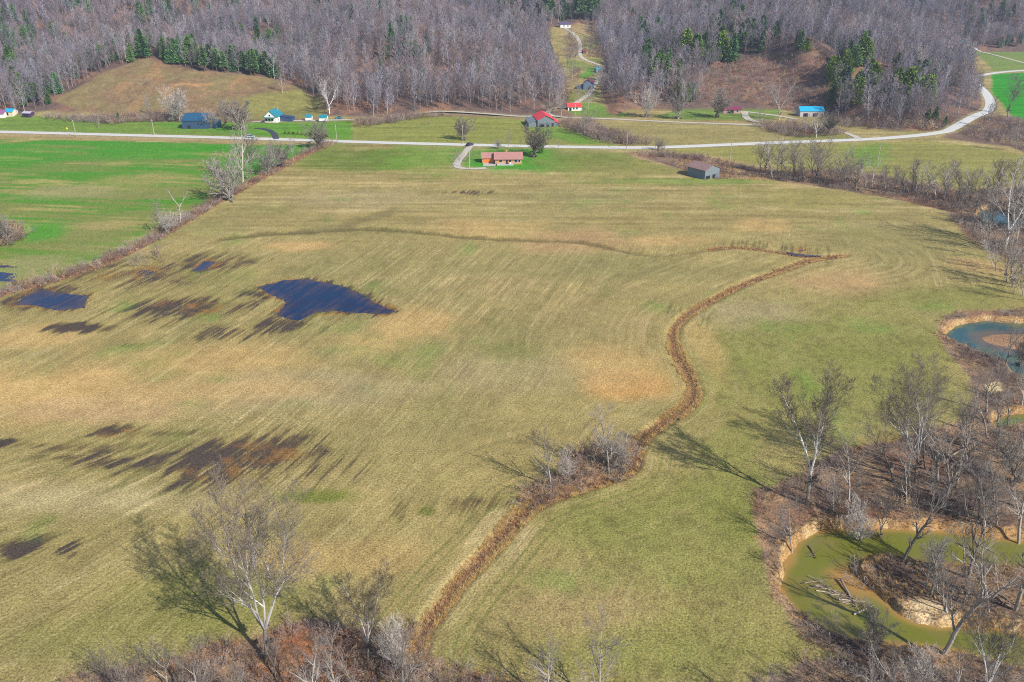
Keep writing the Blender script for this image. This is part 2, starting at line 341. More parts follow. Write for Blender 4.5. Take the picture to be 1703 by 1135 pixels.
# green winter wheat field beyond the hedge
g = (inLF > 0)
lfn = fbm(X / 40, Y / 14, 81, 4)
CL = np.zeros_like(C); CL[:] = (.185, .205, .055)
a = sstep(.44, .66, lfn * .6 + streak * .45)[:, None]; CL = CL * (1 - a) + np.array((.080, .225, .020)) * a
a = (sstep(.5, .7, fbm(X / 30, Y / 9, 85, 4) * .6 + (1 - streak) * .4) * .95)[:, None]; CL = CL * (1 - a) + np.array((.34, .30, .10)) * a
a = (sstep(340, 425, Y) * .8)[:, None] * sstep(.25, .5, fbm(X / 30, Y / 8, 83, 3))[:, None]; CL = CL * (1 - a) + np.array((.040, .245, .012)) * a
a = (sstep(300, 235, Y) * .7 * sstep(.3, .6, fbm(X / 20, Y / 20, 86, 3)))[:, None]; CL = CL * (1 - a) + np.array((.24, .24, .08)) * a
wl_ = sstep(-.2, 1.2, inLF)[:, None]
C = C * (1 - wl_) + CL * wl_
for b in [(60, 385, 70, 22, (.06, .26, .02), .7), (240, 300, 100, 18, (.30, .26, .09), .6), (120, 320, 120, 14, (.28, .27, .12), .5), (180, 375, 80, 12, (.32, .26, .10), .6), (430, 280, 60, 14, (.09, .24, .03), .6), (60, 440, 60, 22, (.25, .25, .10), .6)]:
    m_before = C.copy(); blob(*b); C = np.where(g[:, None], C, m_before)

# land beyond the road
dRoad, aRoad = ldist(X, Y, ROAD, 60.0)
north = Y > np.interp(X, ROAD[:-120, 0] if len(ROAD) > 200 else ROAD[:, 0], ROAD[:-120, 1] if len(ROAD) > 200 else ROAD[:, 1])
def area(pts, col, k=.9, soft=1.5, terr=True, n=2.0):
    global C
    P = tpoly(pts) if terr else poly(pts)
    s = sdf(X, Y, P, 8.0) + (mid - .5) * n * 2
    w = (sstep(-soft, soft, s) * k)[:, None]
    v = (1 + (streak - .5) * .5 + (sml - .5) * .4)[:, None]
    C = C * (1 - w) + np.array(col)[None, :] * v * w
area([(-400, 190), (0, 193), (180, 202), (300, 197), (420, 195), (585, 199), (590, 235), (250, 226), (0, 218), (-400, 207)], (.145, .235, .035), .95)
area([(250, 205), (300, 200), (420, 205), (590, 205), (580, 232), (400, 228)], (.095, .26, .02), .75, 6, n=8)
area([(585, 206), (700, 196), (740, 190), (860, 199), (900, 214), (1000, 238), (1040, 245), (780, 241), (590, 235)], (.215, .235, .05), .9)
area([(860, 201), (930, 210), (1010, 240), (960, 240), (900, 225)], (.115, .25, .025), .8, 4)
area([(985, 205), (1100, 203), (1230, 209), (1330, 215), (1330, 224), (1280, 236), (1060, 245), (1000, 222)], (.275, .235, .09), .9)
area([(1330, 222), (1410, 224), (1425, 231), (1300, 236)], (.18, .2, .05), .8)
area([(1075, 250), (1180, 246), (1430, 238), (1540, 234), (1640, 245), (1720, 262), (1720, 300), (1600, 315), (1440, 284), (1300, 280), (1180, 258)], (.235, .225, .06), .9)
area([(1400, 245), (1470, 240), (1480, 280), (1420, 280)], (.10, .25, .03), .6, 6, n=8)
area([(1040, 256), (1090, 258), (1180, 268), (1250, 284), (1290, 300), (1200, 296), (1150, 285), (1090, 272)], (.33, .22, .12), .9, .8, n=.7)
area([(1150, 170), (1240, 172), (1300, 180), (1290, 200), (1150, 200), (1080, 196)], (.13, .22, .04), .85)
area([(1203, 168), (1214, 164), (1226, 172), (1210, 175)], (.55, .24, .05), .95, .8, n=.5)
area([(985, 172), (1030, 178), (1045, 194), (990, 196), (960, 190), (915, 184), (940, 168)], (.12, .24, .03), .85)
area([(1606, 77), (1760, 74), (1800, 112), (1652, 119), (1628, 92)], (.16, .23, .045), .95)
area([(1648, 124), (1800, 116), (1900, 200), (1703, 210), (1670, 178), (1652, 158)], (.022, .25, .008), .98)
area([(1600, 218), (1650, 190), (1690, 195), (1800, 240), (1800, 290), (1680, 245), (1620, 238), (1560, 228)], (.16, .105, .085), .95)
# wooded hills: leaf litter
e = wood_e(X, Y)
lit = fbm(X / 22, Y / 22, 91, 4)
L1 = np.zeros_like(C); L1[:] = (.135, .090, .076)
a = sstep(.45, .65, lit)[:, None]; L1 = L1 * (1 - a) + np.array((.235, .130, .085)) * a
a = sstep(.5, .3, fbm(X / 9, Y / 9, 93, 3))[:, None] * .7; L1 = L1 * (1 - a) + np.array((.085, .07, .062)) * a
w = sstep(-4, 2, e + (mid - .5) * 6)[:, None]; C = C * (1 - w) + L1 * w
rs = np.hypot((X + 276) / np.where(X < -276, 105, 190), (Y - 628) / np.where(Y < 628, 128, 80))
def hcol(w, col): 
    global C
    w = np.clip(w, 0, 1)[:, None]; C = C * (1 - w) + np.array(col)[None, :] * (1 + (sml - .5) * .5)[:, None] * w
BALD = tpoly([(247, 93), (262, 104), (330, 118), (400, 124), (445, 128), (470, 138), (500, 146), (532, 160), (545, 185), (540, 201), (420, 204), (300, 204), (240, 202), (190, 198), (130, 184), (88, 170), (130, 145), (200, 112)])
bs = sdf(X, Y, BALD, 15.0) + (mid - .5) * 4
hcol(sstep(-1.5, 1.5, bs), (.215, .145, .078))
hcol(sstep(-1, 2, bs) * sstep(.5, .75, fbm(X / 5, Y / 9, 98, 3)) * .45, (.15, .105, .06))
hcol(sstep(-1, 3, bs) * sstep(.45, .65, fbm(X / 18, Y / 18, 95, 3)) * .6, (.20, .175, .075))
hcol(sstep(-1, 3, bs) * sstep(.58, .7, fbm(X / 10, Y / 25, 96, 3)) * .6, (.29, .17, .085))
area([(405, 165), (440, 155), (500, 150), (530, 165), (545, 195), (400, 200)], (.22, .215, .06), .8, 3, n=3)
area([(280, 140), (350, 138), (352, 142), (290, 144)], (.42, .24, .11), .8, .8, n=1)
# brushy clearing on the right hill
area([(1165, 150), (1180, 120), (1240, 95), (1330, 84), (1375, 95), (1380, 140), (1385, 175), (1370, 192), (1290, 178), (1230, 166), (1180, 165)], (.235, .13, .095), .92, 3)
area([(1260, 92), (1350, 86), (1368, 100), (1300, 105)], (.33, .235, .12), .6, 2)
# clearings along the hollow
area([(940, 45), (960, 40), (1000, 48), (1000, 58), (945, 55), (930, 48)], (.30, .22, .11), .95)
area([(962, 58), (985, 62), (1000, 70), (985, 82), (968, 82), (972, 70)], (.22, .23, .07), .95)
area([(946, 62), (958, 62), (962, 76), (960, 90), (950, 80)], (.24, .20, .09), .9)
area([(943, 99), (970, 103), (985, 110), (975, 118), (945, 116)], (.18, .22, .06), .9)
area([(960, 130), (975, 116), (998, 108), (1002, 118), (975, 132)], (.09, .24, .03), .9)
area([(975, 98), (1000, 100), (998, 104), (980, 103)], (.17, .21, .05), .9)
area([(930, 165), (950, 150), (985, 140), (1000, 160), (970, 168)], (.17, .19, .05), .8)
area([(985, 28), (1020, 34), (1010, 44), (960, 40)], (.24, .14, .09), .7)

# creek corridor litter, banks, silt
cn = fbm(X / 7, Y / 7, 97, 4)
L2 = np.zeros_like(C); L2[:] = (.215, .150, .105)
a = sstep(.5, .62, cn)[:, None]; L2 = L2 * (1 - a) + np.array((.30, .195, .115)) * a
a = sstep(.46, .34, cn)[:, None]; L2 = L2 * (1 - a) + np.array((.13, .092, .075)) * a
a = sstep(.56, .68, fbm(X / 11, Y / 11, 99, 3))[:, None] * .7; L2 = L2 * (1 - a) + np.array((.22, .115, .07)) * a
w = sstep(-.8, .8, inC + (sml - .5) * 2)[:, None]; C = C * (1 - w) + L2 * w
w = sstep(-.8, .8, inS + (sml - .5) * 2)[:, None]
_rx, _ry = G(530, 1098); L3 = L2.copy(); a = (sstep(.42, .62, fbm(X / 4, Y / 4, 101, 3)) * sstep(1.3, .5, np.hypot((X - _rx) / 10, (Y - _ry) / 7)) * .9 + sstep(.58, .68, fbm(X / 4, Y / 4, 102, 3)) * .35)[:, None]; L3 = L3 * (1 - a) + np.array((.28, .115, .05)) * a
C = C * (1 - w) + L3 * w
inT = sdf(X, Y, THICKET, 8.0); w = sstep(-.8, .8, inT + (sml - .5) * 2)[:, None]; C = C * (1 - w) + L2 * w
bk = sstep(-1.5, -.7, dW + (sml - .5) * 1.6) * (1 - sstep(0, .3, dW)) * (inC > -4)
hcol(bk * .9, (.34, .205, .085))
hcol(bk * sstep(.5, .65, fbm(X / 2, Y / 2, 103, 3)) * .7, (.46, .34, .18))
SAND = poly([(1500, 1000), (1540, 1000), (1572, 1015), (1578, 1036), (1540, 1040), (1505, 1025)], -1.6)
hcol(sstep(-.6, .8, sdf(X, Y, SAND, 6.0) + (sml - .5)), (.52, .40, .24))
hcol(sstep(-.5, .5, sdf(X, Y, poly([(1638, 640), (1662, 636), (1666, 652), (1645, 656)], -.5), 6.0)), (.58, .47, .26))
hcol(sstep(-1, 0, sb) * .9, (.33, .20, .115))
# ditch litter
nd = (fbm(X / 2.2, Y / 2.2, 105, 3) - .5) * 2.0
hcol((1 - sstep(1.1, 2.0, dD + nd)) * .85, (.34, .215, .095))
hcol((1 - sstep(.2, 1.0, dD + nd)) * .8, (.24, .13, .07))
hcol((1 - sstep(1.0, 1.8, d2 + nd)), (.27, .15, .06))
hcol((1 - sstep(.05, .22, np.abs(dD - 3.6 - nd * .25))) * .40 * sstep(.4, .6, sml), (.48, .40, .23))
for q_ in (5.4, 7.2): hcol((1 - sstep(.15, .4, np.abs(dD - q_))) * .45 * (Y < 135), (.13, .15, .04))
# hedge strip
dH, aH = ldist(X, Y, HEDGE, 20.0)
hcol((1 - sstep(2.2, 3.8, dH + nd)), (.20, .105, .07))
# road verge
vn = fbm(aRoad / 12, aRoad * 0 + Y / 6, 107, 3)
side = np.where(Y < np.interp(X, ROAD[:len(ROAD) // 2, 0], ROAD[:len(ROAD) // 2, 1]), 1.0, 0.0)
hcol((1 - sstep(6, 12, dRoad + (mid - .5) * 5)) * side * (X < -95) * .85, (.36, .27, .15))
hcol((1 - sstep(4.2, 6.0, dRoad + nd)) * .7, (.30, .25, .12))
for P, wd in [(LANE, 2.6), (HOLLOW, 2.2), (TRACK, 2.0)]:
    dd, _ = ldist(X, Y, P, 10.0); hcol((1 - sstep(wd, wd + 1.8, dd + nd * .4)) * .6, (.27, .23, .14))
# hard little speckle from stubble and clods
C *= (1 + (spk - .5) * .22)[:, None]
C = np.clip(C, .01, .8)

def mesh_from(name, V, F, mat=None, col=None, smooth=False):
    """V (n,3), F (m,k) numpy arrays -> mesh"""
    me = bpy.data.meshes.new(name)
    V = np.asarray(V, np.float32); F = np.asarray(F, np.int32)
    m, k = F.shape
    me.vertices.add(len(V)); me.vertices.foreach_set("co", V.ravel())
    me.loops.add(m * k); me.loops.foreach_set("vertex_index", F.ravel())
    me.polygons.add(m); me.polygons.foreach_set("loop_start", np.arange(0, m * k, k, dtype=np.int32))
    me.polygons.foreach_set("use_smooth", np.full(m, smooth))
    if col is not None:
        at = me.color_attributes.new("Col", 'FLOAT_COLOR', 'POINT')
        c4 = np.ones((len(V), 4), np.float32); c4[:, :3] = col; at.data.foreach_set("color", c4.ravel())
    me.update(calc_edges=True)
    if mat: me.materials.append(mat)
    return me
def link(name, me, parent=None):
    o = bpy.data.objects.new(name, me); scn.collection.objects.link(o)
    if parent is not None: o.parent = parent
    return o
def tag(o, label=None, cat=None, group=None, kind=None):
    if label: o["label"] = label
    if cat: o["category"] = cat
    if group: o["group"] = group
    if kind: o["kind"] = kind
    return o

# ------------------------------------------------------------------ materials
def new_mat(name):
    m = bpy.data.materials.new(name); m.use_nodes = True
    n = m.node_tree.nodes; l = m.node_tree.links; b = n["Principled BSDF"]
    b.inputs["Specular IOR Level"].default_value = 0.25
    return m, n, l, b
def noise_node(n, l, vec, scale, detail=4, rough=.6):
    t = n.new("ShaderNodeTexNoise"); t.inputs["Scale"].default_value = scale
    t.inputs["Detail"].default_value = detail; t.inputs["Roughness"].default_value = rough
    l.new(vec, t.inputs["Vector"]); return t
def mathn(n, l, op, a, b):
    t = n.new("ShaderNodeMath"); t.operation = op
    for i, v in enumerate((a, b)):
        if isinstance(v, (int, float)): t.inputs[i].default_value = v
        else: l.new(v, t.inputs[i])
    return t.outputs[0]
def scale_col(n, l, col, fac):
    t = n.new("ShaderNodeVectorMath"); t.operation = 'SCALE'
    l.new(col, t.inputs[0]); l.new(fac, t.inputs["Scale"]); return t.outputs[0]

def ground_material():
    m, n, l, b = new_mat("field_ground")
    at = n.new("ShaderNodeAttribute"); at.attribute_name = "Col"
    tc = n.new("ShaderNodeTexCoord"); ob = tc.outputs["Object"]
    n1 = noise_node(n, l, ob, 2.6, 5, .75); n2 = noise_node(n, l, ob, .35, 4, .6); n3 = noise_node(n, l, ob, 8.0, 3, .7)
    f = mathn(n, l, 'ADD', mathn(n, l, 'MULTIPLY', n1.outputs[0], 3.4), mathn(n, l, 'MULTIPLY', n2.outputs[0], .5))
    f = mathn(n, l, 'ADD', f, mathn(n, l, 'MULTIPLY', n3.outputs[0], 1.8))
    f = mathn(n, l, 'SUBTRACT', f, 1.86)
    f = mathn(n, l, 'MAXIMUM', f, 0.25)
    l.new(scale_col(n, l, at.outputs["Color"], f), b.inputs["Base Color"])
    b.inputs["Roughness"].default_value = 0.95; b.inputs["Specular IOR Level"].default_value = .1
    bp = n.new("ShaderNodeBump"); bp.inputs["Distance"].default_value = .22; bp.inputs["Strength"].default_value = .8
    l.new(n1.outputs[0], bp.inputs["Height"]); l.new(bp.outputs[0], b.inputs["Normal"])
    return m
M_GROUND = ground_material()
ii = np.arange(NR * NC).reshape(NR, NC)
F = np.stack([ii[:-1, :-1], ii[:-1, 1:], ii[1:, 1:], ii[1:, :-1]], -1).reshape(-1, 4)
ground = link("ground", mesh_from("ground", np.stack([X, Y, Z], 1), F, M_GROUND, C, True))
tag(ground, "rolling farm field of tan stubble and green grass rising into leaf strewn hills", "ground", kind="structure")

def attr_mat(name, rough=.9, bump=0, var=.35, scale=3.0, spec=.2, objvar=.25):
    """colour attribute x noise x a little per-object change"""
    m, n, l, b = new_mat(name)
    at = n.new("ShaderNodeAttribute"); at.attribute_name = "Col"
    tc = n.new("ShaderNodeTexCoord"); t = noise_node(n, l, tc.outputs["Object"], scale, 3)
    oi = n.new("ShaderNodeObjectInfo")
    f = mathn(n, l, 'ADD', mathn(n, l, 'MULTIPLY', t.outputs[0], var * 2), 1 - var)
    g_ = mathn(n, l, 'ADD', mathn(n, l, 'MULTIPLY', oi.outputs["Random"], objvar * 2), 1 - objvar)
    l.new(scale_col(n, l, at.outputs["Color"], mathn(n, l, 'MULTIPLY', f, g_)), b.inputs["Base Color"])
    b.inputs["Roughness"].default_value = rough; b.inputs["Specular IOR Level"].default_value = spec
    return m
M_BARK = attr_mat("bark", objvar=.42); M_LEAF = attr_mat("needles", .8, var=.4, scale=1.5, objvar=.35); M_BRUSH = attr_mat("dry_stems", .9, var=.3, scale=2, objvar=.35)
M_ATTR = attr_mat("weathered_boards", .85, var=.18, scale=6, objvar=0)

def flat_mat(name, col, rough=.8, var=.15, scale=4, bump=0, spec=.3, metal=0, stretch=None):
    m, n, l, b = new_mat(name)
    tc = n.new("ShaderNodeTexCoord"); v = tc.outputs["Object"]
    if stretch:
        mp = n.new("ShaderNodeMapping"); mp.inputs["Scale"].default_value = stretch; l.new(v, mp.inputs[0]); v = mp.outputs[0]
    t = noise_node(n, l, v, scale, 5, .65)
    rgb = n.new("ShaderNodeRGB"); rgb.outputs[0].default_value = (*col, 1)
    f = mathn(n, l, 'ADD', mathn(n, l, 'MULTIPLY', t.outputs[0], var * 2), 1 - var)
    l.new(scale_col(n, l, rgb.outputs[0], f), b.inputs["Base Color"])
    b.inputs["Roughness"].default_value = rough; b.inputs["Specular IOR Level"].default_value = spec; b.inputs["Metallic"].default_value = metal
    if bump:
        bp = n.new("ShaderNodeBump"); bp.inputs["Distance"].default_value = bump; l.new(t.outputs[0], bp.inputs["Height"]); l.new(bp.outputs[0], b.inputs["Normal"])
    return m
def water_mat(name, spec=.5):
    m, n, l, b = new_mat(name)
    at = n.new("ShaderNodeAttribute"); at.attribute_name = "Col"; l.new(at.outputs["Color"], b.inputs["Base Color"])
    b.inputs["Roughness"].default_value = .06; b.inputs["Specular IOR Level"].default_value = spec
    tc = n.new("ShaderNodeTexCoord"); t = noise_node(n, l, tc.outputs["Object"], 1.2, 3)
    bp = n.new("ShaderNodeBump"); bp.inputs["Distance"].default_value = .012; l.new(t.outputs[0], bp.inputs["Height"]); l.new(bp.outputs[0], b.inputs["Normal"])
    return m
M_WATER = water_mat("muddy_water"); M_PUD = water_mat("pond_film", .28)
M_ASPH = flat_mat("sun_bleached_asphalt", (.55, .56, .55), .85, .12, .6, 0, .2)
M_GRAV = flat_mat("pale_gravel", (.46, .43, .37), .95, .25, .9, 0, .1)
M_BLACK = flat_mat("fresh_asphalt", (.05, .055, .075), .8, .2, 1)
M_PAINT = flat_mat("road_paint", (.62, .50, .12), .7, .2, 3)
M_PAINTW = flat_mat("white_road_paint", (.75, .75, .73), .7, .2, 3)

# ------------------------------------------------------------------ water sheets
def grid_sheet(name, P, z, step, colf, mat, label, grow=2.0, cat="water"):
    lo = P.min(0) - grow; hi = P.max(0) + grow
    xs = np.arange(lo[0], hi[0] + step, step); ys_ = np.arange(lo[1], hi[1] + step, step)
    gx, gy = np.meshgrid(xs, ys_); x = gx.ravel(); y = gy.ravel()
    nc = len(xs); i2 = np.arange(len(x)).reshape(gx.shape)
    f = np.stack([i2[:-1, :-1], i2[:-1, 1:], i2[1:, 1:], i2[1:, :-1]], -1).reshape(-1, 4)
    s = sdf(x, y, P, 30.0); keep = (s > -grow)
    f = f[keep[f].any(1)]
    used = np.unique(f); rem = -np.ones(len(x), int); rem[used] = np.arange(len(used)); f = rem[f]
    x = x[used]; y = y[used]
    o = link(name, mesh_from(name, np.stack([x, y, np.full(len(x), z)], 1), f, mat, colf(x, y, s[used]), True))
    return tag(o, label, cat, kind="structure")
def mixa(a, b, w): w = np.clip(w, 0, 1)[:, None]; return a * (1 - w) + np.array(b) * w
def creek_col(x, y, s):
    n_ = fbm(x / 5, y / 5, 201, 4)
    c = np.zeros((len(x), 3)); c[:] = (.150, .160, .022)
    c = mixa(c, (.19, .15, .055), sstep(.45, .7, n_) * .6)
    c = mixa(c, (.34, .20, .06), sstep(1.6, 0, s + (n_ - .5) * 2) * .9)
    x0, y0 = G(1432, 962, WZ); d = np.hypot((x - x0) / 6, (y - y0) / 4)
    c = mixa(c, (.38, .20, .06), sstep(1.2, .4, d + (n_ - .5)) * .9)
    x0, y0 = G(1400, 1000, WZ); d = np.hypot((x - x0) / 5, (y - y0) / 2.5)
    return mixa(c, (.26, .19, .08), sstep(1.3, .4, d + (n_ - .5)) * .5)
def teal_col(x, y, s):
    n_ = fbm(x / 5, y / 5, 203, 4)
    c = np.zeros((len(x), 3)); c[:] = (.030, .085, .095)
    c = mixa(c, (.10, .13, .05), sstep(.5, .7, n_) * .6 + sstep(1.5, 0, s) * .7)
    d = sdf(x, y, SANDBAR, 12.0)
    return mixa(c, (.13, .09, .08), sstep(-5, -.5, d + (n_ - .5) * 3) * .8)
def pool_col(x, y, s):
    c = np.zeros((len(x), 3)); c[:] = (.11, .15, .03); return mixa(c, (.25, .15, .06), sstep(1.5, 0, s) * .7)
lab = {'creek_water': "green muddy creek water looping round a brushy peninsula", 'creek_pool_water': "teal blue creek pool in a bend with a sandbar",
       'backwater': "small green backwater among brush south of the teal pool", 'far_creek_water': "small teal creek pool seen through the far treeline"}
for (nm, P), cf in zip(WATERS, (creek_col, teal_col, pool_col, teal_col)):
    P2 = P.copy(); P2[:, 0] = np.minimum(P2[:, 0], 250)
    grid_sheet(nm, P, WZ, .6, cf, M_WATER, lab[nm], 1.2)
def pond_sky_col(x, y, s):
    n_ = fbm(x / 8, y / 4, 211, 3)
    c = np.zeros((len(x), 3)); c[:] = (.002, .017, .070)  # sky reflection put into the water's base colour as deep blue
    c = mixa(c, (.012, .012, .045), sstep(.5, .7, n_) * .7)
    q = fbm((x * math.cos(th) - y * math.sin(th)) / .9, (x * math.sin(th) + y * math.cos(th)) / 12, 213, 3)
    return mixa(c, (.075, .045, .05), np.maximum(sstep(4.5, 0, s) * sstep(.38, .58, q), sstep(.56, .68, q) * .45) * .9)
def pcol2(x, y, s):
    c = np.zeros((len(x), 3)); c[:] = (.035, .030, .055); return c
plab = ["deep blue pond of standing water in the tan field", "blue standing water beside the hedge in the field's corner", "small blue puddle north of the field pond",
        "patchy blue puddles torn by drill rows", "purple brown strip of shallow water left of the pond", "pale lavender water at the edge of the green field",
        "dark soaked patch of shallow water in the lower field", "narrow dark puddle above the soaked patch", "tiny bluish puddle beside the ditch branch", "faint blue puddle near the hedge", "thin dark puddle south of the brick house"]
for i, ((P, k), lb) in enumerate(zip(PUDDLES, plab)):
    grid_sheet("puddle_water", P, PUDZ - .006 * i, .8, pond_sky_col if k > .4 else pcol2, M_PUD, lb, 2.5)

# ------------------------------------------------------------------ roads
def ribbon(P, w, lift, zf=None, vary=0, seed=0, crown=0):
    P = np.asarray(P); d = np.gradient(P, axis=0); d /= np.linalg.norm(d, axis=1)[:, None] + 1e-9
    nrm = np.stack([-d[:, 1], d[:, 0]], 1)
    s = np.arange(len(P)); ww = w / 2 * (1 + vary * (vnoise(s * .7, s * 0, seed) - .5))
    ks = np.linspace(-1, 1, 7)
    V = []
    for k in ks:
        q = P + nrm * (ww * k)[:, None]; V.append(np.stack([q[:, 0], q[:, 1], np.zeros(len(q))], 1))
    V = np.stack(V, 1)
    c = height(P[:, 0], P[:, 1])
    edge_h = np.max(np.stack([height(V[:, j, 0], V[:, j, 1]) for j in range(7)], 1), 1)
    zz = np.maximum(c, np.minimum(edge_h, c + .8)) + lift
    V[:, :, 2] = zz[:, None] + crown * (1 - ks[None, :] ** 2)
    n_, m_ = V.shape[:2]; i2 = np.arange(n_ * m_).reshape(n_, m_)
    f = np.stack([i2[:-1, :-1], i2[1:, :-1], i2[1:, 1:], i2[:-1, 1:]], -1).reshape(-1, 4)
    f = f[:, ::-1] if False else f
    return V.reshape(-1, 3), f
def resample(P, step):
    P = np.asarray(P); s = np.concatenate([[0], np.cumsum(np.linalg.norm(np.diff(P, axis=0), axis=1))])
    t = np.arange(0, s[-1], step); return np.stack([np.interp(t, s, P[:, 0]), np.interp(t, s, P[:, 1])], 1)
def road(name, P, w, mat, label, lift=.10, vary=0.0, seed=1):
    V, f = ribbon(resample(P, 3), w, lift, vary=vary, seed=seed, crown=.05)
    o = link(name, mesh_from(name, V, f, mat, None, True)); return tag(o, label, "road", kind="structure")
road("road", ROAD, 6.1, M_ASPH, "pale two lane country road crossing the valley and curving at right")
V, f = ribbon(resample(ROAD, 3), .22, .165); tag(link("road_centre_line", mesh_from("road_centre_line", V, f, M_PAINT)), "yellow centre line painted on the country road", "road marking", kind="structure")
road("lane", LANE, 3.6, M_GRAV, "narrow pale gravel lane along the foot of the wooded hills", .13, .25, 2)
road("hollow_track", HOLLOW, 3.6, M_GRAV, "pale gravel drive winding up the hollow between the hills", .22, .3, 3)
road("driveway", TRACK, 3.4, M_GRAV, "gravel driveway curving down to the brick house", .12, .4, 4)
road("asphalt_driveway", BLACKDRIVE, 3.4, M_BLACK, "dark asphalt drive curving up to the white farmhouse", .14)
road("court_track", COURT, 3.6, M_GRAV, "gravel yard track east of the maroon roofed house", .16, .3, 5)
road("court_spur_track", COURT2, 4.5, M_GRAV, "gravel spur joining the maroon roofed house to the lane", .19, .3, 6)
road("far_track", FARTRACK, 3.6, M_GRAV, "pale track climbing away to the teal roofed barn", .2, .2, 7)

# ------------------------------------------------------------------ tree growing
def rot_about(v, ax, ang):
    c, s = math.cos(ang), math.sin(ang); d = v[0] * ax[0] + v[1] * ax[1] + v[2] * ax[2]
    cr = (ax[1] * v[2] - ax[2] * v[1], ax[2] * v[0] - ax[0] * v[2], ax[0] * v[1] - ax[1] * v[0])
    return tuple(v[i] * c + cr[i] * s + ax[i] * d * (1 - c) for i in range(3))
def norm(v):
    k = math.sqrt(v[0] ** 2 + v[1] ** 2 + v[2] ** 2) + 1e-9; return (v[0] / k, v[1] / k, v[2] / k)
def perp(v):
    a = (0, 0, 1) if abs(v[2]) < .9 else (1, 0, 0)
    return norm((v[1] * a[2] - v[2] * a[1], v[2] * a[0] - v[0] * a[2], v[0] * a[1] - v[1] * a[0]))
def grow_tree(seed, H, r0, nch, nseg, ang, ratio, start, jit, up, fork=0, trunk_len=1.0, rmin=.012, lean=(0, 0), end=.25, drop=0.0):
    """returns segments [(p0,p1,r0,r1,level)]"""
    R = random.Random(seed); S = []
    maxl = len(nch)
    def br(p, d, L, r, lev):
        ns = nseg[lev]; pts = [(p, r)]; st = L / ns
        er = r * ((.78 if fork and lev == 0 else end) if lev < maxl else .5)
        for i in range(ns):
            j = jit[lev]
            d = norm((d[0] + R.gauss(0, j), d[1] + R.gauss(0, j), d[2] + R.gauss(0, j) + up[lev]))
            q = (p[0] + d[0] * st, p[1] + d[1] * st, p[2] + d[2] * st)
            r1 = max(r + (er - r) * (i + 1) / ns, rmin)
            S.append((p, q, max(pts[-1][1], rmin), r1, lev)); pts.append((q, r1)); p = q
        if lev >= maxl: return
        n = nch[lev]; az = R.random() * 6.28
        for k in range(n):
            t = start[lev] + (1 - start[lev]) * (k + R.random() * .9) / n
            if drop and R.random() < drop: continue
            x = min(t, .999) * ns; i = int(x); f = x - i
            a, b = pts[i], pts[i + 1]
            pos = tuple(a[0][m] + (b[0][m] - a[0][m]) * f for m in range(3)); rr = a[1] + (b[1] - a[1]) * f
            dd = norm(tuple(b[0][m] - a[0][m] for m in range(3)))
            az += 2.4 + R.uniform(-.5, .5)
            ax = rot_about(perp(dd), dd, az)
            A = ang[lev] * R.uniform(.7, 1.25)
            br(pos, norm(rot_about(dd, ax, A)), L * ratio[lev] * R.uniform(.65, 1.15) * (1.15 - .55 * t), min(rr * .72, r * .6), lev + 1)
        if fork and lev == 0:
            az = R.random() * 6.28; tip = pts[-1]; dd = norm(tuple(pts[-1][0][m] - pts[-2][0][m] for m in range(3)))
            for k in range(fork):
                az += 6.28 / fork + R.uniform(-.4, .4)
                ax = rot_about(perp(dd), dd, az)
                br(tip[0], norm(rot_about(dd, ax, R.uniform(.12, .62))), H * (1 - trunk_len) * R.uniform(.85, 1.2), tip[1] * R.uniform(.55, .8), 1)
    br((0, 0, -.4), norm((lean[0], lean[1], 1)), H * trunk_len + .4, r0, 0)
    return S
def seg_mesh(S, sides, colf):
    P0 = np.array([s[0] for s in S]); P1 = np.array([s[1] for s in S]); R0 = np.array([s[2] for s in S]); R1 = np.array([s[3] for s in S]); L = np.array([s[4] for s in S])
    D = P1 - P0; D /= np.linalg.norm(D, axis=1)[:, None] + 1e-9
    A = np.where(np.abs(D[:, 2:3]) < .9, np.array([[0, 0, 1.]]), np.array([[1., 0, 0]]))
    U = np.cross(D, A); U /= np.linalg.norm(U, axis=1)[:, None]; W = np.cross(D, U)
    VV, FF, CC = [], [], []; off = 0
    for k in sorted(set(sides)):
        m = np.array([sides[int(l)] == k for l in L])
        if not m.any(): continue
        th_ = np.arange(k) * 2 * math.pi / k
        ring = U[m][:, None, :] * np.cos(th_)[None, :, None] + W[m][:, None, :] * np.sin(th_)[None, :, None]
        a = P0[m][:, None, :] + ring * R0[m][:, None, None]; b = P1[m][:, None, :] + ring * R1[m][:, None, None]
        v = np.concatenate([a, b], 1); n_ = len(v); VV.append(v.reshape(-1, 3))
        base = (np.arange(n_) * 2 * k)[:, None] + off
        f = np.stack([np.stack([base[:, 0] + i, base[:, 0] + (i + 1) % k, base[:, 0] + k + (i + 1) % k, base[:, 0] + k + i], 1) for i in range(k)], 1)
        FF.append(f.reshape(-1, 4)); off += n_ * 2 * k
        c = colf(np.concatenate([P0[m], P1[m]], 0), np.concatenate([R0[m], R1[m]]), np.concatenate([L[m], L[m]]))
        c = c.reshape(2, n_, 3); CC.append(np.repeat(c.transpose(1, 0, 2), k, axis=1).reshape(-1, 3))
    return np.concatenate(VV), np.concatenate(FF), np.concatenate(CC)

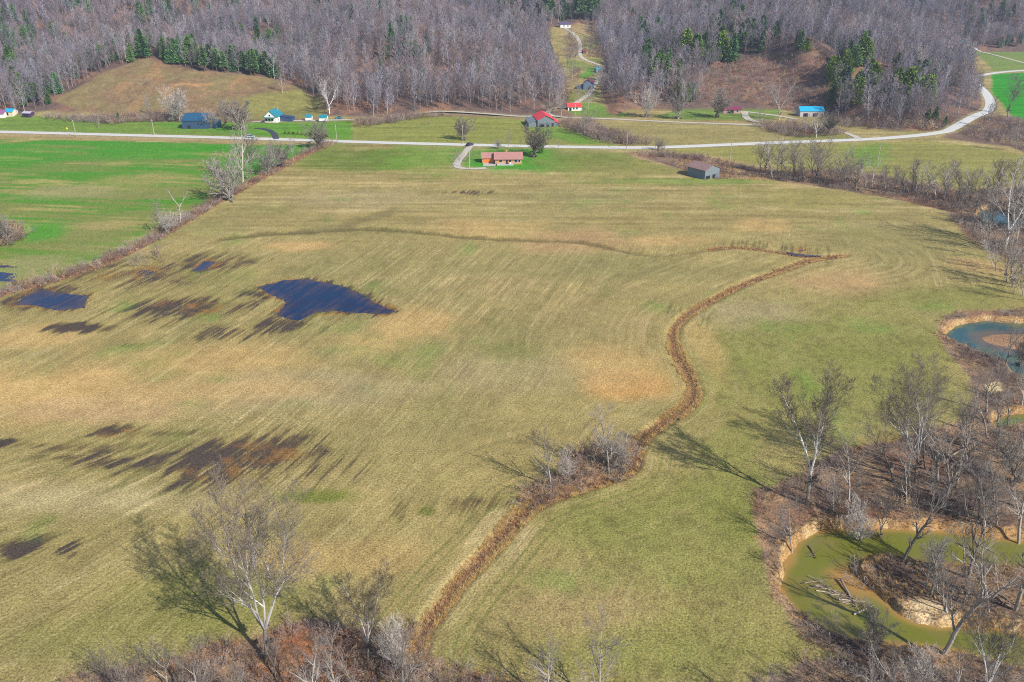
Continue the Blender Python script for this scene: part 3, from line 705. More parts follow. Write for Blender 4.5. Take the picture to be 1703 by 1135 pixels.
def lerp3(a, b, w): return np.array(a)[None] * (1 - w[:, None]) + np.array(b)[None] * w[:, None]
def syc_col(H):
    def f(P, R, L):
        h = P[:, 2] / H
        c = lerp3((.27, .215, .165), (.54, .53, .51), sstep(.10, .26, h + (fbm(P[:, 0] * 3 + P[:, 2], P[:, 1] * 3, 7, 2) - .5) * .25))
        c = c * (1 - .5 * sstep(.45, .65, fbm(P[:, 2] * 1.3, P[:, 0] * 2, 9, 2)))[:, None]
        w = sstep(.075, .025, R)[:, None]; return c * (1 - w) + np.array((.155, .13, .11)) * w
    return f
def grey_col(base=(.36, .33, .30), twig=(.22, .195, .18)):
    def f(P, R, L):
        w = sstep(.06, .025, R)[:, None]; v = (.8 + .4 * fbm(P[:, 2] * .8, P[:, 0] * 2, 9, 2))[:, None]
        return (np.array(base) * (1 - w) + np.array(twig) * w) * v
    return f
KIND = {}
def make_kind(key, S, sides, colf, H):
    tr = [s for s in S if s[4] <= 1]; cr = [s for s in S if s[4] > 1]
    a = seg_mesh(tr, sides, colf); b = seg_mesh(cr, sides, colf)
    H = float(np.percentile(b[0][:, 2], 99.5)) * .98
    KIND[key] = dict(H=H, trunk=mesh_from("trunk", *a[:2], M_BARK, a[2]), crown=mesh_from("crown", *b[:2], M_BARK, b[2]))
SD = [8, 5, 4, 3, 3, 3]
UPS = [.015, .07, .09, .09, .07, .05]
for k in range(3):
    S = grow_tree(100 + k, 27, .40, [2, 8, 7, 7, 5], [6, 10, 6, 4, 2, 1], [.95, .62, .58, .55, .6], [.45, .50, .56, .58, .55], [.55, .16, .12, .1, .1], [.03, .06, .06, .07, .08, .10], UPS,
                  fork=[4, 3, 4][k], trunk_len=[.27, .34, .22][k], rmin=.020, end=.2)
    make_kind("syc%d" % k, S, SD, syc_col(27), 27)
for k in range(3):
    S = grow_tree(200 + k, 18, .30, [9, 7, 6, 4], [8, 6, 4, 2, 1], [.66, .6, .55, .55], [.46, .50, .56, .55], [.22, .12, .10, .1], [.045, .06, .07, .08, .10], UPS, rmin=.014, end=.15)
    make_kind("grey%d" % k, S, SD, grey_col(), 18)
for k in range(2):
    S = grow_tree(250 + k, 20, .34, [3, 7, 6, 5], [6, 9, 5, 3, 1], [.75, .6, .56, .55], [.45, .48, .54, .55], [.5, .15, .12, .1], [.06, .09, .09, .10, .12], UPS, fork=3, trunk_len=.27, rmin=.015, end=.15)
    make_kind("dark%d" % k, S, SD, grey_col((.20, .175, .155), (.22, .19, .17)), 20)
# broad bushy round tree
S = grow_tree(270, 12, .3, [8, 10, 8, 6], [5, 7, 4, 2, 1], [1.1, .6, .6, .6], [1.0, .42, .45, .5], [.10, .15, .12, .1], [.05, .1, .11, .13, .15], [.01, .05, .05, .04, 0], fork=8, trunk_len=.16, rmin=.022, end=.15)
make_kind("round0", S, SD, grey_col((.24, .21, .18), (.25, .22, .195)), 12)
# pale willow-like spreading clump
S = grow_tree(280, 12, .3, [7, 9, 8, 6], [4, 8, 5, 3, 1], [1.0, .55, .5, .5], [1.6, .45, .45, .5], [.1, .15, .12, .1], [.05, .09, .09, .10, .12], [.01, .04, .05, .05, .03], fork=7, trunk_len=.10, rmin=.018, end=.15)
make_kind("clump0", S, SD, grey_col((.40, .37, .34), (.34, .31, .285)), 12)
# sparse leaning creek-side tree
for k in range(2):
    S = grow_tree(290 + k, 20, .34, [4, 6, 5, 4], [8, 8, 5, 3, 1], [.65, .6, .56, .5], [.42, .5, .5, .5], [.35, .16, .12, .1], [.06, .09, .09, .10, .14], UPS, fork=2, trunk_len=.5, rmin=.014, end=.2)
    make_kind("snag%d" % k, S, SD, grey_col((.30, .27, .24), (.30, .27, .25)), 20)

# the same habits with coarser twigs, for trees seen from over 200 m
for k in range(2):
    S = grow_tree(310 + k, 18, .30, [11, 8, 5], [7, 5, 2, 1], [.72, .6, .55], [.46, .5, .55], [.2, .12, .1], [.045, .07, .10, .12], UPS, rmin=.034, end=.2)
    make_kind("greyF%d" % k, S, SD, grey_col((.33, .30, .275), (.28, .25, .235)), 18)
    S = grow_tree(320 + k, 20, .38, [5, 9, 7, 4], [6, 6, 3, 1, 1], [.8, .6, .56, .5], [.45, .5, .54, .5], [.45, .15, .12, .1], [.06, .09, .09, .10, .12], UPS, fork=3, trunk_len=.25, rmin=.034, end=.15)
    make_kind("darkF%d" % k, S, SD, grey_col((.20, .175, .155), (.22, .19, .17)), 20)
    S = grow_tree(330 + k, 24, .45, [4, 8, 7, 4], [6, 7, 4, 2, 1], [.9, .6, .56, .5], [.42, .5, .54, .5], [.45, .15, .12, .1], [.04, .07, .07, .08, .1], UPS, fork=3, trunk_len=.25, rmin=.034, end=.15)
    make_kind("sycF%d" % k, S, SD, grey_col((.60, .58, .56), (.33, .30, .28)), 24)
S = grow_tree(340, 12, .36, [10, 11, 8, 4], [5, 6, 3, 1, 1], [1.25, .6, .6, .5], [1.0, .42, .45, .5], [.05, .1, .12, .1], [.05, .1, .11, .13, .15], [.01, .04, .05, .04, 0], fork=10, trunk_len=.12, rmin=.045, end=.15)
make_kind("roundF0", S, SD, grey_col((.22, .19, .165), (.235, .205, .18)), 12)
S = grow_tree(350, 12, .3, [9, 10, 8, 4], [4, 7, 4, 1, 1], [1.15, .6, .55, .5], [1.6, .45, .45, .5], [.1, .12, .12, .1], [.05, .08, .08, .10, .12], [.01, .035, .05, .05, .03], fork=8, trunk_len=.10, rmin=.038, end=.15)
make_kind("clumpF0", S, SD, grey_col((.36, .335, .31), (.29, .265, .25)), 12)
S = grow_tree(360, 20, .36, [6, 7, 5], [8, 6, 3, 1], [.6, .6, .5], [.42, .5, .5], [.3, .16, .12], [.06, .10, .11, .12], UPS, fork=2, trunk_len=.5, rmin=.034, end=.2)
make_kind("snagF0", S, SD, grey_col((.34, .31, .28), (.30, .27, .25)), 20)

def shrub_segs(seed, H, stems, n2, n3, rmin, spread=.5):
    R = random.Random(seed); S = []
    for i in range(stems):
        a = R.random() * 6.28; rr = R.random() ** .5 * H * spread * .7
        T_ = grow_tree(seed * 97 + i, H * R.uniform(.6, 1.0), rmin * 2.2, [n2, n3], [4, 3, 2], [.6, .6], [.5, .5], [.2, .2], [.13, .16, .18], [.03, .04, .04], rmin=rmin, end=.4, lean=(math.cos(a) * spread * R.random(), math.sin(a) * spread * R.random()))
        dx, dy = math.cos(a) * rr, math.sin(a) * rr
        S += [((s[0][0] + dx, s[0][1] + dy, s[0][2]), (s[1][0] + dx, s[1][1] + dy, s[1][2]), s[2], s[3], s[4]) for s in T_]
    return S
BR_COLS = [((.22, .15, .125), (.25, .18, .155)), ((.26, .22, .20), (.30, .26, .24)), ((.20, .115, .09), (.23, .14, .11)), ((.36, .27, .17), (.40, .30, .19))]
SHRUB = []
for k in range(6):
    a = seg_mesh(shrub_segs(400 + k, 3.0, 9, 5, 5, .016, .75), [3, 3, 3], grey_col(*BR_COLS[k % 4]))
    SHRUB.append(mesh_from("shrub_stems", *a[:2], M_BRUSH, a[2]))

# far woodland trees: same habit, fewer twigs
FAR = []
def forest_col(base, twig):
    def f(P, R, L):
        w = (L > 0.5).astype(float)[:, None]; return np.array(base) * (1 - w) + np.array(twig) * w
    return f
FC = [((.34, .32, .33), (.25, .228, .258)), ((.23, .21, .22), (.215, .195, .23)), ((.40, .38, .385), (.28, .26, .28)), ((.17, .145, .15), (.19, .165, .19)), ((.29, .275, .31), (.245, .23, .285)), ((.24, .19, .175), (.265, .20, .20))]
for k in range(6):
    S = grow_tree(500 + k, 17 + (k % 3), .19, [14 + k % 4, 7, 3], [5, 3, 2, 1], [.62, .55, .5], [.34, .48, .55], [.22, .15, .1], [.04, .10, .12, .15], [.0, .09, .08, .05], rmin=.036, end=.3)
    a = seg_mesh(S, [4, 3, 3, 3], forest_col(*FC[k])); FAR.append(mesh_from("forest_tree_mesh", *a[:2], M_BARK, a[2]))

# evergreens
def conifer(seed, H, W, n, base=.08, shape=1.0, col=((.022, .060, .022), (.050, .105, .030))):
    R = np.random.RandomState(seed)
    nb = int(n * .10)                         # boughs
    hb = base + (1 - base) * (R.rand(nb) ** .9); azb = R.rand(nb) * 6.283
    rb = W * (1 - hb) ** shape * (.55 + .55 * R.rand(nb)) + .15
    V, F, Cc = [], [], []
    per = 10
    t = R.rand(nb, per) ** .6
    rr = rb[:, None] * t; zz = hb[:, None] * H + rr * .12 - (rr ** 2) * .05 + R.randn(nb, per) * .18
    az = azb[:, None] + R.randn(nb, per) * .22
    cx = rr * np.cos(az); cy = rr * np.sin(az); ctr = np.stack([cx, cy, zz], -1).reshape(-1, 3)
    m = len(ctr); s = (.35 + .45 * R.rand(m)) * (H / 16)
    d = np.stack([np.cos(az).ravel(), np.sin(az).ravel(), R.randn(m) * .35 - .1], 1); d /= np.linalg.norm(d, axis=1)[:, None]
    q = np.cross(d, R.randn(m, 3)); q /= np.linalg.norm(q, axis=1)[:, None]
    v = np.stack([ctr - d * s[:, None], ctr + q * s[:, None] * .45, ctr + d * s[:, None], ctr - q * s[:, None] * .45], 1)
    f = np.arange(m * 4).reshape(m, 4)
    k = R.rand(m) * .7 + .3 * (vnoise(ctr[:, 2] * .8, np.arctan2(ctr[:, 1], ctr[:, 0]) * 1.5, 3))
    c = np.repeat(lerp3(col[0], col[1], k), 4, axis=0)
    S = [((0, 0, -.3), (0, 0, H * .5), .2 * H / 16, .12 * H / 16, 0), ((0, 0, H * .5), (0, 0, H * .96), .12 * H / 16, .03, 0)]
    tv = seg_mesh(S, [5], forest_col((.16, .12, .09), (0, 0, 0)))
    return (v.reshape(-1, 3), f, c), tv
CON = []
for k, (H, W, n, b, sh, col) in enumerate([(17, 5.0, 4200, .04, .8, ((0.058, 0.167, 0.061), (0.138, 0.290, 0.094))), (15, 4.4, 3600, .10, .6, ((0.065, 0.152, 0.043), (0.167, 0.283, 0.065))), (10, 3.8, 2600, .03, .5, ((0.094, 0.181, 0.023), (0.232, 0.312, 0.043))),
                                           (18, 4.6, 3000, .28, .4, ((0.065, 0.138, 0.058), (0.152, 0.246, 0.087)))]):
    fo, tv = conifer(700 + k, H, W, n, b, sh, col)
    CON.append((H, mesh_from("foliage", *fo[:2], M_LEAF, fo[2]), mesh_from("trunk", *tv[:2], M_BARK, tv[2])))

RND = random.Random(7)
def put_tree(kind, bx, by, ty, tx=None, label="", name="bare_tree", group=None, cat="tree", zbase=None, seed=0, wide=1.0, rz=None):
    if zbase is None:
        x, y, _ = T(bx, by); z = gz(x, y)
    else:
        z = zbase; x, y = G(bx, by, z)
    if y > 215 and 'F' not in kind:
        kb = kind[:-1] + "F"; kind = kb + str(int(kind[-1]) % (2 if kb + "1" in KIND else 1))
    K = KIND[kind]
    lo, hi = 0.5, 60
    for _ in range(30):
        m = (lo + hi) / 2
        if PR(x, y, z + m)[1] > ty: lo = m
        else: hi = m
    H = lo; s = H / K['H'] / .97
    r = bpy.data.objects.new(name, None); scn.collection.objects.link(r)
    r.empty_display_size = .5; r.location = (x, y, z); r.scale = (s * wide, s * wide, s)
    lean = 0.0
    if tx is not None:
        px0 = PR(x, y, z + H)[0]; depth = y * cP + (CAM_H - z - H) * sP
        lean = math.atan2((tx - px0) / FPX * depth, H)
    r.rotation_mode = 'XYZ'
    rzv = (RND.random() * 6.28) if rz is None else rz
    from mathutils import Matrix
    Mx = Matrix.Rotation(lean, 3, 'Y') @ Matrix.Rotation(rzv, 3, 'Z'); r.rotation_euler = Mx.to_euler()
    if abs(lean) > .02: r.scale = (s * wide, s * wide, s / max(.6, math.cos(lean)))
    link("trunk", K['trunk'], r); link("crown", K['crown'], r)
    tag(r, label, cat, group); return r
# ground height lookup on the built sheet
ROWY = GY[:, 0]; ZG = Z.reshape(NR, NC)
def gz(x, y):
    i = int(np.searchsorted(ROWY, y)) - 1; i = max(0, min(NR - 2, i)); f = (y - ROWY[i]) / (ROWY[i + 1] - ROWY[i])
    a = np.interp(x, GX[i], ZG[i]); b = np.interp(x, GX[i + 1], ZG[i + 1]); return float(a + (b - a) * f)

# ------------------------------------------------------------------ trees placed one by one
TREES = [
 ("syc0", 443, 1098, 836, 440, "tallest white limbed sycamore at the bottom of the field, brown at its foot", "sycamore"),
 ("syc1", 612, 1098, 968, 606, "smaller white stemmed sycamore beside the foot of the grassy ditch", "sycamore"),
 ("grey0", 330, 1175, 1078, 322, "pale grey bare tree at the bottom edge left of the tall sycamore", "bare_tree"),
 ("dark0", 225, 1180, 1085, 210, "dark bare tree at the bottom edge, last before the brush ends westward", "bare_tree"),
 ("grey2", 520, 1190, 1075, 512, "bare grey tree in the red leaf litter between two sycamores", "bare_tree"),
 ("grey1", 672, 1165, 1038, 668, "pale bare tree standing where the ditch meets the bottom brush", "bare_tree"),
 ("clump0", 660, 1110, 1040, 655, "low pale bare clump at the lower end of the ditch", "bare_tree"),
 ("grey2", 915, 1172, 1072, 905, "bare tree at the bottom edge casting a long shadow on the grass", "bare_tree"),
 ("grey0", 998, 1172, 1036, 992, "pale grey bare tree at the bottom edge south of the ditch field", "bare_tree"),
 ("grey1", 1290, 1190, 1100, 1285, "bare tree at the bottom edge near the creek's outer bank", "bare_tree"),
 ("grey1", 916, 812, 716, 905, "bare grey tree in the ditch thicket, smaller of its pair", "bare_tree"),
 ("clump0", 944, 800, 752, 944, "low pale bare clump between the two ditch thicket trees", "bare_tree"),
 ("grey0", 1013, 786, 672, 1008, "bare grey tree over the ditch thicket, taller of its pair", "bare_tree"),
 ("round0", 1032, 782, 728, 1035, "dense pale round bush tree at the bend of the ditch", "bare_tree"),
 ("syc1", 1342, 838, 640, 1362, "tall white sycamore on the western tip of the creek woods", "sycamore"),
 ("grey2", 1300, 872, 838, 1292, "small bare tree on the creek bank west of the green water", "bare_tree"),
 ("grey2", 1320, 905, 832, 1318, "thin bare tree at the green creek's western bend", "bare_tree"),
 ("grey1", 1412, 829, 727, 1412, "slender grey bare tree just east of the white sycamore", "bare_tree"),
 ("dark1", 1487, 800, 668, 1440, "crooked dark bare tree leaning west in the creek woods", "bare_tree"),
 ("syc2", 1522, 802, 608, 1556, "broad sycamore with dark trunk and long pale limbs in the creek woods", "sycamore"),
 ("snag1", 1575, 825, 735, 1600, "small leaning bare tree east of the broad sycamore", "bare_tree"),
 ("clump0", 1437, 884, 838, 1432, "splayed pale fallen crown at the north bank of the green creek", "bare_tree"),
 ("dark0", 1468, 882, 820, 1475, "small dark bare tree on the north bank of the green creek", "bare_tree"),
 ("snag0", 1502, 928, 800, 1560, "dark leaning trunk rooted at the peninsula's north shore", "bare_tree"),
 ("dark1", 1612, 955, 800, 1660, "many stemmed dark tree leaning east on the peninsula", "bare_tree"),
 ("grey1", 1606, 952, 862, 1604, "thin upright stem beside the many stemmed peninsula tree", "bare_tree"),
 ("clump0", 1560, 938, 893, 1560, "low pale bare shrub tree in the middle of the peninsula", "bare_tree"),
 ("snag1", 1571, 1084, 905, 1712, "pale trunk leaning far out over the green creek's south arm", "bare_tree"),
 ("syc2", 1640, 1165, 1020, 1650, "spreading pale limbed tree at the bottom edge below the leaning trunk", "sycamore"),
 ("round0", 1463, 1092, 1022, 1460, "purplish bushy bare tree at the creek's southern bank", "bare_tree"),
 ("grey0", 1455, 1190, 1085, 1440, "bare grey tree at the bottom edge under the creek's south bank", "bare_tree"),
 ("clump0", 1530, 1150, 1075, 1530, "low pale bare clump at the bottom edge south of the creek", "bare_tree"),
 ("snag0", 1672, 607, 545, 1690, "small leaning tree on the shore of the teal pool", "bare_tree"),
 ("snag1", 1663, 702, 640, 1660, "small bare tree beside the pale sand patch", "bare_tree"),
 ("round0", 1700, 598, 550, 1702, "dense bare tree on the sandbar of the teal pool", "bare_tree"),
 ("grey0", 1655, 840, 735, 1650, "bare tree in the grey brush north of the peninsula", "bare_tree"),
 ("round0", 1690, 800, 715, 1690, "round bushy bare tree in the grey brush at the edge of view", "bare_tree"),
 ("grey2", 1700, 890, 760, 1708, "bare tree on the sandy north bank beside the edge of view", "bare_tree"),
 ("snag0", 1690, 1010, 850, 1730, "bare leaning tree at the root of the peninsula", "bare_tree"),
 ("grey1", 1610, 745, 670, 1605, "bare tree in the brush south of the sand patch", "bare_tree"),
 # middle right treeline
 ("grey0", 1264, 284, 234, 1268, "first bare tree of the treeline east of the weathered shed", "bare_tree"),
 ("grey1", 1293, 290, 224, 1297, "second bare tree of the treeline, slim with a pale foot", "bare_tree"),
 ("grey2", 1320, 292, 234, 1322, "third bare tree of the treeline, thin and twiggy", "bare_tree"),
 ("dark0", 1356, 300, 230, 1372, "broad dark branching tree of the treeline facing the road fork", "bare_tree"),
 ("grey0", 1398, 308, 243, 1407, "leaning pale tree next to the broad branching one", "bare_tree"),
 ("grey1", 1428, 306, 262, 1434, "small thin tree where the treeline starts to bend", "bare_tree"),
 ("snag0", 1450, 312, 262, 1456, "thin forked tree in the bend of the treeline", "bare_tree"),
 ("dark1", 1516, 322, 268, 1526, "bushy dark topped tree of the treeline south of the pasture", "bare_tree"),
 ("grey2", 1543, 321, 268, 1554, "dark twiggy tree next to the bushy topped one", "bare_tree"),
 ("grey0", 1572, 330, 275, 1582, "grey tree of the treeline before it meets the creek", "bare_tree"),
 ("snag1", 1598, 336, 280, 1625, "leaning grey tree of the treeline near the far creek pool", "bare_tree"),
 ("dark0", 1622, 352, 285, 1640, "bare tree above the west end of the far creek pool", "bare_tree"),
 ("dark1", 1650, 345, 270, 1665, "broad bare tree behind the far creek pool", "bare_tree"),
 ("syc0", 1671, 416, 268, 1694, "tall pale sycamore east of the white speck by the creek", "sycamore"),
 ("grey1", 1645, 402, 325, 1650, "slim bare tree on the bank west of the tall pale sycamore", "bare_tree"),
 ("grey2", 1690, 425, 340, 1698, "bare tree behind the tall pale sycamore's foot", "bare_tree"),
 ("round0", 1700, 380, 315, 1705, "round grey tree by the far creek pool at the edge of view", "bare_tree"),
 ("dark0", 1685, 330, 262, 1700, "bare tree on the far side of the creek by the pasture corner", "bare_tree"),
 # left hedge and fields
 ("clump0", 384, 334, 256, 372, "wide pale white barked clump on the hedge line", "bare_tree"),
 ("grey0", 404, 304, 186, 400, "tallest slender tree on the hedge line behind the pale clump", "bare_tree"),
 ("clumpF0", 446, 290, 244, 446, "low spreading grey tree on the hedge line just south of its taller neighbour", "bare_tree"),
 ("roundF0", 470, 278, 240, 470, "dense rounded grey tree on the hedge line between two thin ones", "bare_tree"),
 ("darkF1", 414, 300, 228, 416, "dark branching tree on the hedge line behind the pale clump", "bare_tree"),
 ("clumpF0", 276, 390, 352, 280, "low pale tree between the spreading tree and the ivy footed snag", "bare_tree"),
 ("darkF0", 372, 214, 172, 378, "dark spreading tree at the long barn's east end", "bare_tree"),
 ("clumpF0", 350, 214, 186, 352, "low bare tree against the long barn's side shed", "bare_tree"),
 ("grey1", 458, 286, 232, 456, "bare grey tree on the hedge line north of the pale clump", "bare_tree"),
 ("grey2", 488, 268, 226, 485, "thin bare tree on the hedge line close to the road", "bare_tree"),
 ("round0", 529, 246, 202, 526, "bushy bare tree at the hedge end beside the road", "bare_tree"),
 ("grey0", 262, 389, 332, 262, "spreading pale bare tree low on the hedge line", "bare_tree"),
 ("snag0", 300, 373, 316, 297, "ivy footed snag low on the hedge line", "bare_tree"),
 ("grey2", 12, 408, 360, 10, "pale bare tree in the brush clump of the green field", "bare_tree"),
 ("round0", -8, 404, 362, -8, "dense bare tree in the brush clump at the edge of view", "bare_tree"),
 # about the houses
 ("round0", 772, 234, 198, 772, "round bare tree beyond the road north of the brick house drive", "bare_tree"),
 ("round0", 888, 262, 212, 889, "large dense bare tree right beside the brick house", "bare_tree"),
 ("grey0", 845, 247, 216, 846, "thin pale tree in the verge behind the brick house", "bare_tree"),
 ("clump0", 828, 248, 232, 828, "low bare shrub tree in the verge behind the brick house", "bare_tree"),
 ("grey2", 798, 262, 246, 798, "tiny bare tree in the yard west of the brick house", "bare_tree"),
 ("grey1", 866, 246, 229, 867, "small bare tree touching the large dense one", "bare_tree"),
 ("grey2", 928, 248, 230, 930, "small brown bare tree in the verge east of the large dense one", "bare_tree"),
 ("dark0", 974, 226, 180, 976, "tall dense bare tree in the creek brush east of the red barn", "bare_tree"),
 ("clump0", 1094, 250, 230, 1098, "tangled bare tree beside the road above the rough strip", "bare_tree"),
 ("clump0", 288, 202, 149, 290, "wide pale bare tree below the bald hill", "bare_tree"),
 ("grey1", 247, 196, 156, 244, "small bare tree below the bald hill, west of the wide pale one", "bare_tree"),
 ("grey0", 299, 203, 150, 296, "slim stem beside the wide pale tree below the bald hill", "bare_tree"),
 ("grey2", 372, 214, 166, 366, "bare tree just east of the long blue grey barn", "bare_tree"),
 ("round0", 402, 216, 168, 396, "bushy bare tree between the long barn and the farmhouse", "bare_tree"),
 ("grey1", 470, 155, 112, 466, "lone bare tree at the top corner of the bald hill", "bare_tree"),
 ("syc2", 548, 190, 132, 545, "pale branching tree at the wood edge above the twin sheds", "bare_tree"),
 ("grey0", 164, 213, 196, 163, "sapling in the lawn beside the road", "bare_tree"),
 ("round0", 1192, 196, 150, 1194, "round bare tree in the yard of the maroon roofed house", "bare_tree"),
 ("syc1", 1296, 200, 132, 1300, "tall white bare tree left of the bright blue roof", "bare_tree"),
 ("grey1", 1264, 205, 175, 1268, "dark twiggy tree in the yard between the two roofs", "bare_tree"),
 ("syc0", 1357, 230, 188, 1358, "white stemmed tree beside the lane below the blue roof", "bare_tree"),
 ("grey2", 1338, 226, 190, 1340, "bare tree in the brush beside the lane below the blue roof", "bare_tree"),
 ("round0", 1378, 222, 186, 1380, "bushy bare tree where the lane leaves the brush", "bare_tree"),
 ("clump0", 1074, 196, 148, 1076, "broad pale bare tree at the wood edge east of the hollow", "bare_tree"),
 ("clump0", 1128, 198, 155, 1128, "second pale bare tree at the wood edge east of the hollow", "bare_tree"),
 ("grey0", 934, 196, 145, 932, "bare tree beside the small red roofed house", "bare_tree"),
 ("dark1", 1676, 196, 126, 1694, "leaning pale topped tree at the corner of the emerald field", "bare_tree"),
 ("grey0", 1690, 252, 205, 1688, "bare tree in the purple brush inside the road bend", "bare_tree"),
 ("grey1", 1665, 92, 72, 1668, "small bare tree by the far pale track", "bare_tree"),
]
for i, (kd, bx, by, ty, tx, lb, nm) in enumerate(TREES):
    put_tree(kd, bx, by, ty, tx, lb, nm)

# the woods' own filling: smaller trees along the treeline and in the creek woods, each placed by itself
RT = random.Random(321)
FILL = []
for i in range(40):
    px = 1275 + i * 10.4 + RT.uniform(-5, 5); FILL.append((px, float(np.interp(px, [1290, 1400, 1500, 1600, 1700], [293, 306, 322, 338, 352])) + RT.uniform(-9, 4), RT.uniform(28, 64), "small bare tree filling the treeline south of the pasture", "small trees filling the treeline"))
for i in range(24):
    py = RT.uniform(665, 880); px = RT.uniform(max(1500, 1640 - (py - 665) * .9), 1720); FILL.append((px, py, RT.uniform(55, 105), "thin grey bare tree in the dense creek woods", "thin trees in the dense creek woods"))
for i in range(24):
    py = RT.uniform(350, 500); px = RT.uniform(1625 + max(0, py - 420) * .8, 1720); FILL.append((px, py, RT.uniform(40, 75), "bare tree in the creek woods around the far pool", "bare trees in the creek woods around the far pool"))
for i in range(22):
    px = RT.uniform(1380, 1660); FILL.append((px, RT.uniform(840, 880), RT.uniform(30, 95), "low bare tree along the north bank of the green creek", "low bare trees along the north bank"))
for i in range(11):
    px = RT.uniform(1540, 1700); FILL.append((px, RT.uniform(960, 1030), RT.uniform(40, 90), "thin bare tree in the peninsula's brush", "thin trees in the peninsula's brush"))
for i in range(10):
    px = RT.uniform(1440, 1700); FILL.append((px, RT.uniform(1125, 1190), RT.uniform(50, 95), "thin bare tree on the creek's south bank at the bottom edge", "thin trees on the creek's south bank"))
for i in range(13):
    px = RT.uniform(130, 700); FILL.append((px, RT.uniform(1120, 1190), RT.uniform(45, 90), "thin bare tree in the brush at the bottom edge", "thin trees in the brush at the bottom edge"))
for (hx, hy, hh_, lb) in [(948, 72, 30, "bare tree west of the winding drive below the hilltop house"), (976, 60, 30, "bare tree in the small meadow east of the hilltop house"), (982, 84, 28, "bare tree by the bend of the winding drive"), (944, 112, 34, "bare tree at the west edge of the hollow lawn"), (952, 134, 38, "bare tree west of the old blue barn"),
        (994, 138, 34, "bare tree pressed against the old blue barn's roof"), (1002, 160, 40, "bare tree east of the old blue barn's yard"), (962, 170, 36, "bare tree between the cottage and the old blue barn"), (978, 182, 44, "bare tree just east of the cottage"), (928, 180, 36, "bare tree just west of the cottage"), (957, 96, 26, "small bare tree west of the maroon tool shed")]:
    put_tree(RT.choice(["grey0", "grey1", "dark0"]), hx, hy, hy - hh_, hx + RT.uniform(-3, 3), lb, "bare_tree")
def wet_at(x, y):
    xx = np.array([x]); yy = np.array([y])
    return max(float(sdf(xx, yy, P, 9.0)[0]) for _, P in WATERS) > -.8
for (px, py, hp, lb, gp) in FILL:
    x, y, _ = T(px, py)
    if wet_at(x, y): continue
    kd = RT.choice(["grey0", "grey1", "grey2", "snag0", "snag1", "dark0", "dark1"]); tx_ = px + RT.uniform(-12, 14)
    hw = "tall " if hp > 70 else "low " if hp < 45 else ""
    ww = {"grey": "many branched ", "snag": "forked ", "dark": "dark spreading "}[kd[:-1]]; lw = ", leaning west" if tx_ < px - 5 else ", leaning east" if tx_ > px + 6 else ", upright"
    put_tree(kd, px, py, py - hp, tx_, hw + ww + lb.replace("thin ", "").replace("low ", "").replace("small ", "") + lw, "bare_tree", gp)

# power line
def box(V, F, x0, x1, y0, y1, z0, z1, col=None, CC=None):
    n_ = len(V); V += [(x0, y0, z0), (x1, y0, z0), (x1, y1, z0), (x0, y1, z0), (x0, y0, z1), (x1, y0, z1), (x1, y1, z1), (x0, y1, z1)]
    F += [(n_, n_ + 3, n_ + 2, n_ + 1), (n_ + 4, n_ + 5, n_ + 6, n_ + 7), (n_, n_ + 1, n_ + 5, n_ + 4), (n_ + 1, n_ + 2, n_ + 6, n_ + 5), (n_ + 2, n_ + 3, n_ + 7, n_ + 6), (n_ + 3, n_, n_ + 4, n_ + 7)]
def bmesh_obj(name, V, F, mat, parent=None):
    me = bpy.data.meshes.new(name); me.from_pydata([tuple(map(float, v)) for v in V], [], [tuple(f) for f in F]); me.update(); me.materials.append(mat)
    return link(name, me, parent)
M_POLE = flat_mat("pole_wood", (.42, .37, .31), .9, .2, 2); M_CER = flat_mat("insulator", (.25, .27, .3), .4, .1, 5)
sg = seg_mesh([((0, 0, -.5), (0, 0, 9.2), .19, .13, 0)], [8], lambda P, R, L: np.tile((.4, .35, .3), (len(P), 1)))
pole_me = mesh_from("pole", *sg[:2], M_POLE, sg[2])
def empty(name, x, y, z, rz=0):
    r = bpy.data.objects.new(name, None); scn.collection.objects.link(r); r.empty_display_size = .5; r.location = (x, y, z); r.rotation_euler = (0, 0, rz); return r
V, F = [], []; box(V, F, -1.2, 1.2, -.06, .06, 8.45, 8.6); arm0 = bmesh_obj("cross_arm", V, F, M_POLE); bpy.data.objects.remove(arm0); arm_me = bpy.data.meshes["cross_arm"]
V, F = [], []; box(V, F, -.07, .07, -.07, .07, 8.602, 8.82)
ins0 = bmesh_obj("insulator", V, F, M_CER); bpy.data.objects.remove(ins0); ins_me = bpy.data.meshes["insulator"]
POLES = [((127, 228), 1.0, "wooden power pole by the road near the yellow road sign"), ((257, 225.5), .95, "wooden power pole by the road left of the long barn"), ((408, 227), 1.0, "wooden power pole by the road where the car passes"),
         ((560.5, 238), 1.05, "wooden power pole at the road corner by the hedge end"), ((770, 240), 1.1, "wooden power pole at the road beside the round bare tree"), ((781, 281), 1.0, "wooden power pole in the brick house yard by the drive loop"),
         ((1042, 250), 1.0, "wooden power pole by the road at the rough strip"), ((1213, 275), 1.25, "tall wooden power pole behind the weathered shed"), ((1460, 266), .9, "lone wooden pole in the pasture south of the road fork"),
         ((974, 132), 1.0, "wooden pole in the hollow above the old blue barn"), ((956, 199), 1.0, "wooden pole before the small red roofed house")]
for (p, s, lb) in POLES:
    x, y, _ = T(*p); r = empty("power_pole", x, y, gz(x, y), math.radians(90 - 8)); r.scale = (1, 1, s)
    link("pole", pole_me, r); link("cross_arm", arm_me, r)
    for q in (-1.05, 0, 1.05): link("insulator", ins_me, r).location = (q, 0, 0)
    tag(r, lb, "power pole", "power poles along the road")

